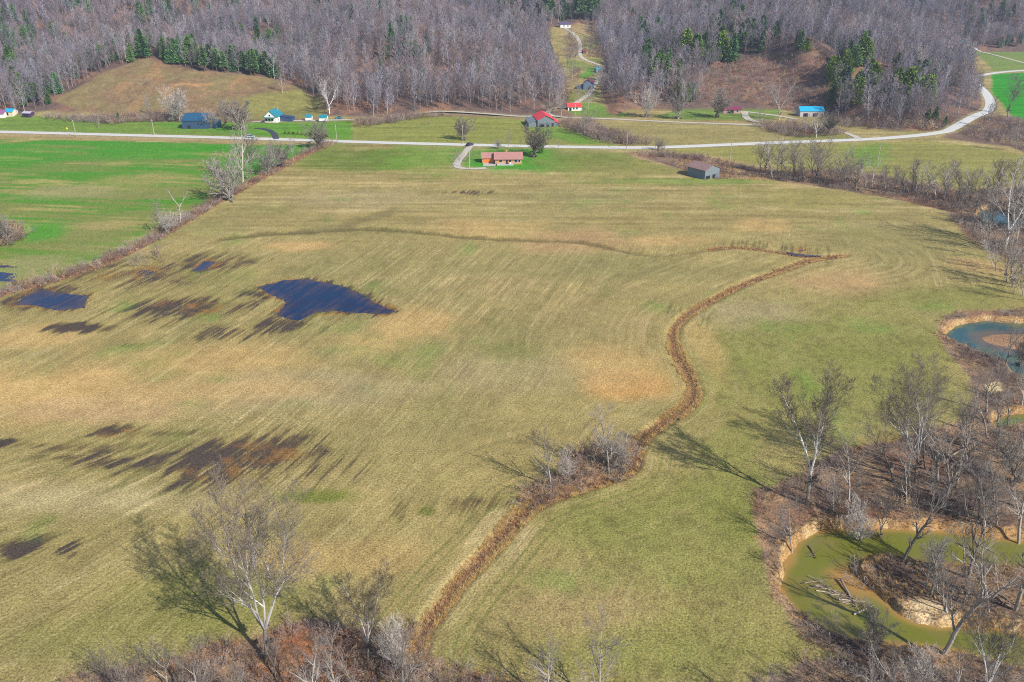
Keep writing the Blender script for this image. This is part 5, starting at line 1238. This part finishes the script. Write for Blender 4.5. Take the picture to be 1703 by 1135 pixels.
# ------------------------------------------------------------------ evergreens one by one
def put_conifer(k, x, y, H, lb, grp, wide=1.0, nm="evergreen_tree"):
    h0, fo, tr = CON[k]; s = H / h0
    r = bpy.data.objects.new(nm, None); scn.collection.objects.link(r); r.location = (x, y, gz(x, y)); r.scale = (s * wide, s * wide, s); r.rotation_euler = (0, 0, RND.random() * 6.28)
    link("foliage", fo, r); link("trunk", tr, r); tag(r, lb, "evergreen tree", grp); return r
x, y, _ = T(239, 96); put_conifer(0, x, y, 19, "single broad dark pine on top of the bald hill", None, 1.25)
x, y, _ = T(1217, 104); put_conifer(0, x, y, 20, "tallest pale green spruce above the brushy clearing", None, 1.1)
x, y, _ = T(634, 146); put_conifer(3, x, y, 19, "dark ivy green evergreen in the middle of the bare woods", None, .95)
x, y, _ = T(1460, 214)
EVC = [((272, 100), (330, 114), 14, 16, 0, "dark pine in the grove along the bald hill's crest"), ((335, 108), (400, 122), 14, 14, 3, "olive pine in the grove east of the bald hill's crest"), ((405, 118), (468, 130), 15, 15, 3, "olive evergreen above the bald hill's eastern shoulder"),
       ((420, 60), (470, 100), 10, 15, 1, "evergreen scattered in the bare woods above the bald hill"), ((230, 15), (290, 45), 9, 16, 0, "dark pine high in the woods behind the bald hill"), ((12, 112), (45, 128), 6, 15, 1, "evergreen in the bare woods at the left edge"), ((70, 112), (85, 124), 3, 15, 0, "dark pine in the left woods apart from the edge group"),
       ((380, 8), (400, 28), 4, 14, 1, "small evergreen high in the left woods"), ((568, 40), (590, 50), 3, 16, 0, "dark pine high in the central woods"), ((750, 48), (862, 68), 6, 12, 0, "small dark pine scattered in the central woods"), ((800, 145), (820, 160), 1, 12, 1, "small olive evergreen low in the central woods"),
       ((905, 26), (1005, 40), 15, 20, 3, "tall pine in the row above the hilltop house"), ((1062, 60), (1110, 80), 9, 18, 0, "pine on the right hill near the hollow"), ((1090, 120), (1130, 150), 9, 16, 1, "olive evergreen on the slope right of the hollow"),
       ((1135, 85), (1200, 110), 18, 16, 1, "green cedar in the cluster above the brushy clearing"), ((1215, 60), (1290, 88), 15, 14, 3, "olive pine on the crest above the brushy clearing"), ((1165, 40), (1250, 60), 8, 16, 0, "dark pine high above the brushy clearing"), ((1320, 74), (1345, 88), 4, 10, 1, "small evergreen at the clearing's top corner"),
       ((1380, 100), (1452, 178), 20, 15, 2, "bright green cedar in the shaded gully right of the clearing"), ((1400, 70), (1450, 110), 12, 15, 1, "dark cedar high in the gully right of the clearing"), ((1480, 130), (1545, 185), 24, 16, 2, "yellow green pine in the stand on the right hill's nose"),
       ((1120, 150), (1165, 172), 14, 8, 2, "low bright green shrub cedar left of the clearing"), ((1535, 205), (1570, 215), 4, 8, 1, "small olive evergreen at the hill's foot beside the road"), ((1500, 8), (1530, 22), 6, 16, 1, "dark pine at the top of the right hill"), ((1340, 6), (1365, 20), 3, 14, 0, "dark pine at the very top centre right"),
       ((1060, 100), (1100, 120), 5, 15, 1, "mid green evergreen on the shoulder right of the hollow"), ((0, 60), (60, 90), 6, 15, 0, "dark pine high in the woods at the left edge"), ((1000, 40), (1060, 60), 5, 16, 0, "dark pine at the top of the hollow's right side"), ((1500, 100), (1530, 130), 6, 14, 1, "olive evergreen above the stand on the right hill's nose"), ((1600, 20), (1700, 60), 12, 14, 0, "dark pine on the far ridge at the top right"), ((1210, 0), (1250, 30), 6, 18, 0, "tall dark pine high on the right hill"), ((870, 150), (890, 165), 1, 10, 1, "small evergreen near the red barn woods")]
RE = random.Random(99)
for (a, b, n_, H, k, lb) in EVC:
    for i in range(n_):
        x, y, _ = T(RE.uniform(a[0], b[0]), RE.uniform(a[1], b[1])); hs = RE.uniform(.75, 1.2); lb2 = ("taller " if hs > 1.06 else "shorter " if hs < .88 else "middling ") + lb if n_ > 1 else lb; bx2 = PR(x, y, 0)[0]; mid_ = (a[0] + b[0]) / 2; lb2 = lb2 + ((", western side" if bx2 < mid_ else ", eastern side") if n_ > 1 and len(lb2.split()) < 14 else ""); put_conifer(k if RE.random() < .8 else (k + 1) % 4, x, y, H * hs, lb2, lb + "s" if n_ > 1 else None, RE.uniform(.85, 1.2))
for i in range(11):
    x, y, _ = T(474 + i * 7.0, 222.6 + i * .55); o = put_conifer(2, x, y, 1.5, "small dark clipped shrub in the row along the farmhouse lawn", "shrubs in the row along the farmhouse lawn", 2.0, "lawn_shrub"); o["category"] = "shrub"
x, y, _ = T(900, 255); put_conifer(1, x, y, 6, "small dark evergreen hidden at the side of the large dense tree", None, 1.1)
x, y, _ = T(198, 203); put_conifer(1, x, y, 5.5, "small dark evergreen at the brush below the bald hill", None)

# ------------------------------------------------------------------ forest
CLEAR = [BALD] + [tpoly(p) for p in [
    [(1165, 160), (1176, 120), (1240, 97), (1330, 86), (1378, 96), (1384, 140), (1388, 180), (1372, 205), (1290, 205), (1180, 200)],
    [(928, 52), (935, 38), (988, 43), (990, 60), (992, 74), (980, 90), (970, 95), (984, 102), (1002, 112), (999, 122), (988, 150), (1000, 168), (1040, 182), (1050, 205), (985, 205), (890, 203), (915, 186), (936, 172), (956, 146), (960, 130), (950, 118), (950, 102), (962, 92), (955, 70)],
    [(1050, 192), (1220, 160), (1300, 205), (1050, 206)], [(1590, 80), (1590, 79), (1640, 82), (1800, 78), (1800, 240), (1650, 210), (1640, 190), (1655, 160), (1628, 92)]]]
rs_ = np.random.RandomState(11)
gx_, gy_ = np.meshgrid(np.arange(-700, 780, 5.3), np.arange(470, 1290, 5.3)); fx = (gx_ + rs_.uniform(-2.5, 2.5, gx_.shape)).ravel(); fy = (gy_ + rs_.uniform(-2.5, 2.5, gx_.shape)).ravel()
fe = wood_e(fx, fy); keep = fe > rs_.uniform(-2, 6, fx.shape)
fz = height(fx, fy)
spx, spy = PR(fx, fy, fz + 10)
keep &= (spx > -220) & (spx < 1920) & (spy > -90) & ((fy < 1060) | (fx > 300))
for P in CLEAR: keep &= ~inside(fx, fy, P)
for P, w_ in [(ROAD, 7), (LANE, 4.5), (HOLLOW, 4.5), (FARTRACK, 5)]:
    dd, _ = ldist(fx, fy, P, 12.0); keep &= dd > w_
keep &= fbm(fx / 17, fy / 17, 301, 3) > .37
fx, fy, fz, spx, spy = [a[keep] for a in (fx, fy, fz, spx, spy)]
dist = np.hypot(fx, fy); infr = (spx > 0) & (spx < 1703) & (spy > 0)
order = np.argsort(np.where(infr, dist, 1e9)); NEAR = order[:185]; rest = np.ones(len(fx), bool); rest[NEAR] = False
for q in NEAR:
    k = int(rs_.randint(6)); o = link("forest_tree", FAR[k]); H = rs_.uniform(.75, 1.05)
    o.location = (fx[q], fy[q], fz[q] - .1); o.scale = (H * rs_.uniform(.9, 1.25),) * 2 + (H,); o.rotation_euler = (rs_.uniform(-.06, .06), rs_.uniform(-.06, .06), rs_.uniform(0, 6.28))
    sx_ = spx[q]
    w_ = ("at the wood's foot west of the bald hill" if sx_ < 240 else "at the wood's foot above the twin white sheds" if sx_ < 640 else "at the wood's foot behind the lane north of the pasture" if sx_ < 940 else
          "at the wood's foot right of the hollow" if sx_ < 1300 else "on the wooded slope above the road fork" if sx_ < 1480 else "on the wooded hill inside the road bend")
    tone = ["light grey", "dull grey", "pale whitish", "dark brown", "lilac grey", "russet grey"][k]; hh = "short" if H < .84 else "tall" if H > .96 else "slim"
    marks = [(60, "behind the pavilion"), (150, "left of the road sign"), (240, "behind the brush strip"), (440, "beside the bald hill"), (560, "close above the twin sheds"), (610, "where the lane enters the woods"), (690, "behind the lane thicket"), (760, "behind the round pasture tree"), (820, "west of the red barn"), (900, "just behind the red barn"), (940, "beside the cottage"),
             (1060, "east of the cottage"), (1160, "west of the maroon roofed house"), (1300, "by the brushy clearing"), (1400, "behind the bright blue roof"), (1440, "over the road fork"), (1500, "just east of the road fork"), (1560, "where the road starts to bend"), (1600, "inside the road bend"), (1800, "at the road bend's far end")]
    wh = [t for m_, t in marks if sx_ < m_][0]; rowp = ("front row", "second row", "deep in the woods")[0 if spy[q] > np.percentile(spy[NEAR], 66) else 1 if spy[q] > np.percentile(spy[NEAR], 33) else 2]
    tag(o, "%s %s bare tree %s, %s" % (hh, tone, wh, rowp), "tree", "bare trees " + w_)

def scatter(name, label, xs, ys, zs, variants, scl, kind="stuff", tiltv=.06, seed=1, vi=None, sx=None):
    """one countless mass: instances on the points of this one object"""
    n_ = len(xs); R = np.random.RandomState(seed)
    me = bpy.data.meshes.new(name); me.vertices.add(n_); me.vertices.foreach_set("co", np.stack([xs, ys, zs], 1).astype(np.float32).ravel())
    a = me.attributes.new("rot", 'FLOAT_VECTOR', 'POINT'); a.data.foreach_set("vector", np.stack([R.uniform(-tiltv, tiltv, n_), R.uniform(-tiltv, tiltv, n_), R.uniform(0, 6.28, n_)], 1).astype(np.float32).ravel())
    a = me.attributes.new("scl", 'FLOAT_VECTOR', 'POINT'); s3 = np.stack([scl, scl, scl], 1) if sx is None else np.stack([scl * sx, scl * sx, scl], 1)
    a.data.foreach_set("vector", s3.astype(np.float32).ravel())
    a = me.attributes.new("vi", 'INT', 'POINT'); a.data.foreach_set("value", (R.randint(0, len(variants), n_) if vi is None else vi).astype(np.int32))
    o = link(name, me)
    ng = bpy.data.node_groups.new(name + "_spread", 'GeometryNodeTree')
    ng.interface.new_socket("Geometry", in_out='INPUT', socket_type='NodeSocketGeometry'); ng.interface.new_socket("Geometry", in_out='OUTPUT', socket_type='NodeSocketGeometry')
    N = ng.nodes; Lk = ng.links; gi = N.new("NodeGroupInput"); go = N.new("NodeGroupOutput")
    col = bpy.data.collections.new(name + "_kinds")
    for i, m_ in enumerate(variants):
        ob = bpy.data.objects.new("%s_kind_%02d" % (name, i), m_); col.objects.link(ob)
    ci = N.new("GeometryNodeCollectionInfo"); ci.inputs["Collection"].default_value = col; ci.inputs["Separate Children"].default_value = True; ci.inputs["Reset Children"].default_value = True
    ip = N.new("GeometryNodeInstanceOnPoints"); ip.inputs["Pick Instance"].default_value = True
    def attr(nm, ty):
        t = N.new("GeometryNodeInputNamedAttribute"); t.data_type = ty; t.inputs["Name"].default_value = nm; return t.outputs["Attribute"]
    Lk.new(gi.outputs[0], ip.inputs["Points"]); Lk.new(ci.outputs[0], ip.inputs["Instance"]); Lk.new(attr("vi", 'INT'), ip.inputs["Instance Index"])
    Lk.new(attr("rot", 'FLOAT_VECTOR'), ip.inputs["Rotation"]); Lk.new(attr("scl", 'FLOAT_VECTOR'), ip.inputs["Scale"]); Lk.new(ip.outputs[0], go.inputs[0])
    md = o.modifiers.new("spread", 'NODES'); md.node_group = ng
    tag(o, label, "woodland" if "forest" in name else "undergrowth", kind=kind); return o
m = rest
zn_ = fbm(fx / 55, fy / 70, 321, 3)[m] + rs_.uniform(-.12, .12, m.sum()) - .05 * (fx[m] > 180); q_ = rs_.rand(m.sum())
vi_ = np.where(zn_ < .42, np.where(q_ < .4, 4, np.where(q_ < .7, 1, 3)), np.where(zn_ < .56, rs_.randint(0, 6, m.sum()), np.where(q_ < .4, 5, np.where(q_ < .8, 0, 2))))  # darker, bluer trees grouped in zones put ridge shading into the woods' colour
scatter("forest", "leafless grey lilac woods covering the hills", fx[m], fy[m], fz[m] - .1, FAR, np.clip(rs_.normal(.8, .15, m.sum()), .45, 1.2), seed=5, vi=vi_, sx=rs_.uniform(.85, 1.3, m.sum()))
# dark evergreen understorey far off in the top right woods
fm = rest & (fbm(fx / 40, fy / 40, 311, 3) > .56) & (rs_.rand(len(fx)) < .22)
scatter("forest_evergreens", "scattered evergreens far up in the bare woods", fx[fm] + 2, fy[fm] + 2, fz[fm], [CON[0][1], CON[3][1], CON[1][1]], rs_.uniform(.5, .85, fm.sum()), seed=6)

# ------------------------------------------------------------------ undergrowth, shrubs, tall dry grass
def gzv(xs, ys):
    return np.array([gz(a, b) for a, b in zip(xs, ys)])
def pts_in(x0, x1, y0, y1, step, seed):
    R = np.random.RandomState(seed); a, b = np.meshgrid(np.arange(x0, x1, step), np.arange(y0, y1, step))
    return (a + R.uniform(-step / 2, step / 2, a.shape)).ravel(), (b + R.uniform(-step / 2, step / 2, a.shape)).ravel()
def vis(x, y, m=120):
    a, b = PR(x, y, 0); return (a > -m) & (a < 1703 + m) & (b < 1135 + m * 1.5)
bx_, by_, bs_ = [], [], []
# creek woods and treeline
x, y = pts_in(0, 330, 60, 480, 2.0, 21); s = sdf(x, y, CORRIDOR, 6.0); w = np.full(x.shape, -9.0)
for _, P in WATERS: w = np.maximum(w, sdf(x, y, P, 9.0))
pen = sdf(x, y, poly([(1425, 955), (1460, 920), (1700, 940), (1900, 960), (1900, 1060), (1609, 1034), (1560, 1042), (1500, 1030), (1470, 1000)], WZ), 6.0)
k = vis(x, y) & (s > .6) & ~inside(x, y, poly([(1052, 257), (1092, 260), (1180, 269), (1250, 286), (1286, 300), (1200, 296), (1150, 284), (1096, 271)])) & (w < -1.6) & (fbm(x / 7, y / 7, 401, 3) > .46 - .1 * (y > 240)) & (sdf(x, y, SAND, 3.0) < 0) & (sdf(x, y, SANDBAR, 4.0) < -1)
R9 = np.random.RandomState(9); k &= (R9.rand(len(x)) < np.where(y > 230, .75, .62))
bx_.append(x[k]); by_.append(y[k]); bs_.append(R9.uniform(.35, 1.0, k.sum()) * np.where(y[k] > 230, 1.0, .85))
x, y = pts_in(-75, 60, 60, 120, 1.7, 22); s = sdf(x, y, SWBRUSH, 6.0); k = vis(x, y) & (s > .4) & (fbm(x / 6, y / 6, 402, 3) > .44)
bx_.append(x[k]); by_.append(y[k]); bs_.append(R9.uniform(.35, .9, k.sum()))
x, y = pts_in(-10, 40, 110, 150, 1.5, 23); s = sdf(x, y, THICKET, 6.0); k = (s > .2) & (R9.rand(len(x)) < .7)
bx_.append(x[k]); by_.append(y[k]); bs_.append(R9.uniform(.4, .95, k.sum()))
x, y = pts_in(-200, -90, 150, 445, 1.7, 24); d, a = ldist(x, y, HEDGE, 6.0); k = (d < 2.6) & (fbm(x / 9, y / 9, 403, 2) > .38)
bx_.append(x[k]); by_.append(y[k]); bs_.append(R9.uniform(.35, 1.0, k.sum()))
# brushy clearing, forest-foot thickets, creek line east of the red barn
for pts, st, dens, lo_, hi_ in [([(1160, 165), (1176, 118), (1240, 95), (1330, 84), (1380, 94), (1388, 140), (1392, 185), (1370, 200), (1290, 180), (1230, 168), (1180, 168)], 2.9, .8, .5, 1.3), ([(590, 205), (600, 199), (700, 189), (745, 188), (742, 192), (700, 198), (650, 206), (600, 212)], 2.4, .9, .7, 1.4),
                        ([(150, 200), (300, 190), (420, 190), (300, 202), (180, 206)], 2.6, .8, .7, 1.5), ([(60, 196), (130, 195), (200, 200), (195, 207), (150, 205), (80, 199)], 2.4, .8, .7, 1.5), ([(930, 204), (985, 207), (1010, 222), (1080, 240), (1040, 243), (990, 234), (940, 214)], 2.4, .8, .7, 1.8),
                        ([(1240, 205), (1330, 208), (1388, 216), (1400, 226), (1330, 230), (1290, 222)], 2.6, .7, .7, 1.7), ([(1600, 218), (1650, 198), (1690, 200), (1800, 240), (1800, 290), (1680, 242), (1620, 234)], 3.0, .7, .6, 1.3), ([(1045, 256), (1180, 272), (1290, 298), (1200, 294), (1150, 284), (1100, 272)], 2.4, .10, .3, .6),
                        ([(1040, 252), (1110, 256), (1180, 263), (1180, 266), (1100, 260)], 2.0, .7, .5, 1.0), ([(-60, 380), (10, 378), (44, 392), (30, 404), (-10, 414), (-60, 418)], 2.0, .8, .8, 1.4), ([(1200, 240), (1330, 234), (1330, 237), (1200, 244)], 3.0, .3, .3, .6), ([(1395, 202), (1560, 205), (1600, 214), (1560, 219), (1400, 213)], 3, .8, .8, 1.8), ([(905, 190), (940, 160), (955, 150), (940, 175), (925, 192)], 3, .6, .7, 1.4), ([(972, 62), (1006, 66), (1004, 100), (978, 97), (968, 84)], 3.6, .45, .6, 1.4), ([(940, 60), (952, 56), (960, 84), (955, 98), (940, 98)], 3.4, .55, .7, 1.5), ([(946, 120), (968, 116), (962, 134), (950, 150), (938, 150)], 3.2, .6, .6, 1.4), ([(985, 32), (1004, 40), (1004, 60), (975, 54)], 3.4, .5, .6, 1.5), ([(905, 150), (942, 150), (938, 175), (912, 186)], 3.2, .5, .7, 1.5)]:
    P = tpoly(pts); lo = P.min(0); hi = P.max(0); x, y = pts_in(lo[0], hi[0], lo[1], hi[1], st, 25); k = inside(x, y, P) & (R9.rand(len(x)) < dens)
    bx_.append(x[k]); by_.append(y[k]); bs_.append(R9.uniform(lo_, hi_, k.sum()))
BX, BY, BS = map(np.concatenate, (bx_, by_, bs_))
dd, _ = ldist(BX, BY, ROAD, 10.0); d3, _ = ldist(BX, BY, LANE, 10.0); k = (dd > 4.5) & (d3 > 3); BX, BY, BS = BX[k], BY[k], BS[k]
scatter("undergrowth", "leafless brown and lilac brush along creek, hedge and wood edges", BX, BY, gzv(BX, BY), SHRUB, BS, seed=8, sx=R9.uniform(.8, 1.4, len(BX)))
# shrubs that stand out
SH = [(262, 432, 24, "largest brown shrub along the lower hedge"), (238, 440, 20, "brown shrub left of the hedge's largest"), (140, 452, 14, "small shrub near the hedge's lower end"), (78, 466, 22, "round grey shrub low on the hedge"), (98, 462, 18, "lilac shrub next to the round grey hedge shrub"), (766, 270, 16, "brown weeping bush inside the brick house drive loop"),
      (1208, 296, 16, "dark bush at the right wall of the weathered shed"), (1254, 292, 8, "reddish round bush in the rough strip"), (714, 145 + 62, 8, "low bush in the pasture north of the road"), (238, 140, 10, "lone brown bush on the bald hill"), (1095, 252, 12, "grey bush by the road above the rough strip"),
      (984, 774, 30, "purplish bush in the middle of the ditch thicket"), (960, 790, 26, "tan bush at the edge of the ditch thicket"), (1440, 955, 30, "dark purple bush on the tip of the peninsula"), (1410, 850, 30, "tan bush on the north bank of the green creek"), (1376, 860, 26, "grey bush behind the creek's northern bank"),
      (1000, 232, 12, "grey bush in the creek line east of the red barn"), (1020, 236, 12, "brown bush in the creek line by the hay pasture"), (1105 - 60, 240, 10, "small bush beside the road's power pole")]
for i, (px, py, hp, lb) in enumerate(SH):
    x, y, _ = T(px, py); zz = gz(x, y); dpt = y * cP + (CAM_H - zz) * sP; H = hp / FPX * dpt / .95
    o = link("shrub", SHRUB[i % 4]); o.location = (x, y, zz); o.scale = (H / 3 * 1.1, H / 3 * 1.1, H / 3); o.rotation_euler = (0, 0, i); tag(o, lb, "shrub")

def tuft(seed, n_, H, c0, c1, w=.035, spread=.30):
    R = np.random.RandomState(seed); V, C_ = [], []
    a = R.rand(n_) * 6.283; rr = spread * R.rand(n_) ** .5; h = H * R.uniform(.6, 1.1, n_); ln = R.uniform(.1, .5, n_) * H
    bx, by = rr * np.cos(a), rr * np.sin(a); b2 = a + R.randn(n_) * .6; tx, ty = bx + ln * np.cos(b2), by + ln * np.sin(b2); q = R.rand(n_) * 3.14
    V = np.stack([np.stack([bx - w * np.cos(q), by - w * np.sin(q), -.05 + 0 * h], 1), np.stack([bx + w * np.cos(q), by + w * np.sin(q), -.05 + 0 * h], 1), np.stack([tx, ty, h], 1)], 1)
    c = lerp3(c0, c1, R.rand(n_)); return V.reshape(-1, 3), np.arange(n_ * 3).reshape(n_, 3), np.repeat(c, 3, 0)
def tufts(cols, H, w=.04, n_=26, seed=0): return [mesh_from("grass_tuft", *tuft(900 + seed + i, n_, H, *c, w=w)[:2], M_BRUSH, tuft(900 + seed + i, n_, H, *c, w=w)[2]) for i, c in enumerate(cols)]
GOLD = tufts([((.58, .38, .13), (.70, .50, .22)), ((.52, .32, .11), (.66, .45, .19)), ((.48, .35, .18), (.62, .48, .28))], 1.0, seed=1)
RUSS = tufts([((.44, .22, .12), (.54, .32, .17)), ((.33, .17, .11), (.44, .27, .17)), ((.42, .27, .14), (.34, .21, .12))], 1.1, seed=11)
def along(P, half, step, seed, lo_=0.0):
    P = resample(P, step); R = np.random.RandomState(seed); d = np.gradient(P, axis=0); d /= np.linalg.norm(d, axis=1)[:, None]; nr = np.stack([-d[:, 1], d[:, 0]], 1); out = []
    for k in np.arange(-half, half + .01, step):
        if abs(k) < lo_: continue
        out.append(P + nr * (k + R.uniform(-step * .6, step * .6, len(P)))[:, None] + d * R.uniform(-step, step, len(P))[:, None])
    return np.concatenate(out)
ed = along(DITCH, 2.3, .28, 31, .7); md_ = along(DITCH, .8, .36, 32); d2p = along(DITCH2, 1.1, .5, 33); hdg = along(HEDGE, 3.2, .9, 34)
ew, ea = ldist(ed[:, 0], ed[:, 1], DITCH, 9.0); ed = ed[(ew < .5 + 2.1 * fbm(ea / 7, ed[:, 0] * 0, 407, 3)) & (fbm(ed[:, 0] / 2.5, ed[:, 1] / 2.5, 404, 3) > .42)]
x, y = pts_in(0, 330, 60, 480, 1.15, 26); s = sdf(x, y, CORRIDOR, 6.0); w = np.full(x.shape, -9.0)
for _, P in WATERS: w = np.maximum(w, sdf(x, y, P, 9.0))
k = vis(x, y) & (s > -.8) & (w < -.9) & (y < 300) & (fbm(x / 5, y / 5, 405, 3) > .5) & (sdf(x, y, SAND, 3.0) < .5); cor = np.stack([x[k], y[k]], 1)
x, y = pts_in(-75, 60, 60, 120, 1.0, 27); s = sdf(x, y, SWBRUSH, 6.0); k = vis(x, y) & (s > -.6) & (fbm(x / 5, y / 5, 406, 3) > .5); swp = np.stack([x[k], y[k]], 1)
x, y = pts_in(-10, 40, 110, 150, .8, 28); s = sdf(x, y, THICKET, 6.0); k = s > -.4; thp = np.stack([x[k], y[k]], 1)
x, y = pts_in(80, 180, 300, 440, 1.1, 29); P = poly([(1045, 256), (1090, 260), (1180, 270), (1250, 285), (1292, 301), (1200, 297), (1150, 285), (1095, 273)]); k = inside(x, y, P); rgh = np.stack([x[k], y[k]], 1)
x, y = pts_in(50, 120, 85, 115, .75, 30); k = sdf(x, y, poly([(1425, 955), (1460, 920), (1700, 940), (1900, 960), (1900, 1060), (1609, 1034), (1560, 1042), (1500, 1030), (1470, 1000)], WZ), 4.0) > -.3; k &= (sdf(x, y, SAND, 3.0) < 0) & (fbm(x / 3, y / 3, 408, 2) > .40) & vis(x, y); pnp = np.stack([x[k], y[k]], 1)
x, y = pts_in(30, 120, 60, 220, .6, 36); w = np.full(x.shape, -9.0)
for _, P in WATERS: w = np.maximum(w, sdf(x, y, P, 9.0))
k = (w > -2.6) & (w < -.3) & vis(x, y) & (fbm(x / 2, y / 2, 409, 2) > .5); bkp = np.stack([x[k], y[k]], 1)
g1 = np.concatenate([ed, ed + .15, pnp, bkp[::3], thp[::3], rgh]); g2 = np.concatenate([md_, pnp[1::4], bkp[1::3], d2p, hdg, cor, swp, thp, rgh[1::2]])
# keep tufts out of the open water of the bends
def dry(p):
    w = np.full(len(p), -9.0)
    for _, P in WATERS: w = np.maximum(w, sdf(p[:, 0], p[:, 1], P, 4.0))
    return p[w < -.35]
g1, g2 = dry(g1), dry(g2)
scatter("dry_grass", "golden dry grass lining the ditch and rough strip", g1[:, 0], g1[:, 1], gzv(g1[:, 0], g1[:, 1]), GOLD, R9.uniform(.28, .7, len(g1)), seed=12)
scatter("russet_weeds", "russet dead weeds filling ditch, hedge and creek banks", g2[:, 0], g2[:, 1], gzv(g2[:, 0], g2[:, 1]), RUSS + GOLD[2:], R9.uniform(.25, .6, len(g2)), seed=13)
for k_ in list(hb.keys()):
    pass
for o in bpy.data.objects:
    if "_L" in o.keys(): del o["_L"]

# drift sticks and roots on the creek banks
xx_, yy_ = pts_in(30, 200, 60, 220, 1.3, 41); w = np.full(xx_.shape, -9.0)
for _, P in WATERS: w = np.maximum(w, sdf(xx_, yy_, P, 9.0))
k = vis(xx_, yy_) & (w > -1.8) & (w < .4) & (R9.rand(len(xx_)) < .38); xx_, yy_ = xx_[k], yy_[k]
zz_ = np.maximum(gzv(xx_, yy_), WZ) + .06
scatter("bank_debris", "drift sticks and bare roots littering the creek banks", xx_, yy_, zz_, LOGS[:2], R9.uniform(.10, .36, len(xx_)), seed=17, tiltv=.35)
# wires between the road poles
WP = [o for o in bpy.data.objects if o.name.startswith("power_pole")]; WP.sort(key=lambda o: o.location.x)
road_poles = [o for o in WP if abs(float(ldist(np.array([o.location.x]), np.array([o.location.y]), ROAD, 12.0)[0][0])) < 11]
for a_, b_ in zip(road_poles[:-1], road_poles[1:]):
    Sg = []
    for q in (-1.05, 1.05):
        P0 = np.array([a_.location.x, a_.location.y + q, a_.location.z + 8.8 * a_.scale[2]]); P1 = np.array([b_.location.x, b_.location.y + q, b_.location.z + 8.8 * b_.scale[2]])
        pts = [tuple(P0 + (P1 - P0) * t - np.array([0, 0, 4 * t * (1 - t) * 1.2])) for t in np.linspace(0, 1, 13)]
        Sg += [(pts[i], pts[i + 1], .03, .03, 0) for i in range(12)]
    v_ = seg_mesh(Sg, [4], forest_col((.05, .05, .05), (0, 0, 0))); wo = link("overhead_wires", mesh_from("overhead_wires", *v_[:2], M_BARK, v_[2]))
    tag(wo, "pair of thin wires running from the " + a_["label"].replace("wooden ", "") if False else "thin pair of overhead wires strung between two road poles", "wires", "wires strung along the road")

# ------------------------------------------------------------------ the valley's thin air
hv = bpy.data.materials.new("haze_air"); hv.use_nodes = True; hn = hv.node_tree.nodes; hl = hv.node_tree.links
hn.remove(hn["Principled BSDF"]); pv = hn.new("ShaderNodeVolumePrincipled"); hl.new(pv.outputs[0], hn["Material Output"].inputs["Volume"])
pv.inputs["Color"].default_value = (.62, .74, 1.0, 1); pv.inputs["Density"].default_value = 0.00015; pv.inputs["Anisotropy"].default_value = 0.1
V, F = [], []; box(V, F, -9500, 9500, -1500, 8600, -8, 320); hz = bmesh_obj("haze", V, F, hv); tag(hz, "thin bluish air over the far hills", "haze", kind="stuff")
scn.cycles.volume_step_rate = 10; scn.cycles.volume_max_steps = 16; scn.cycles.volume_bounces = 0
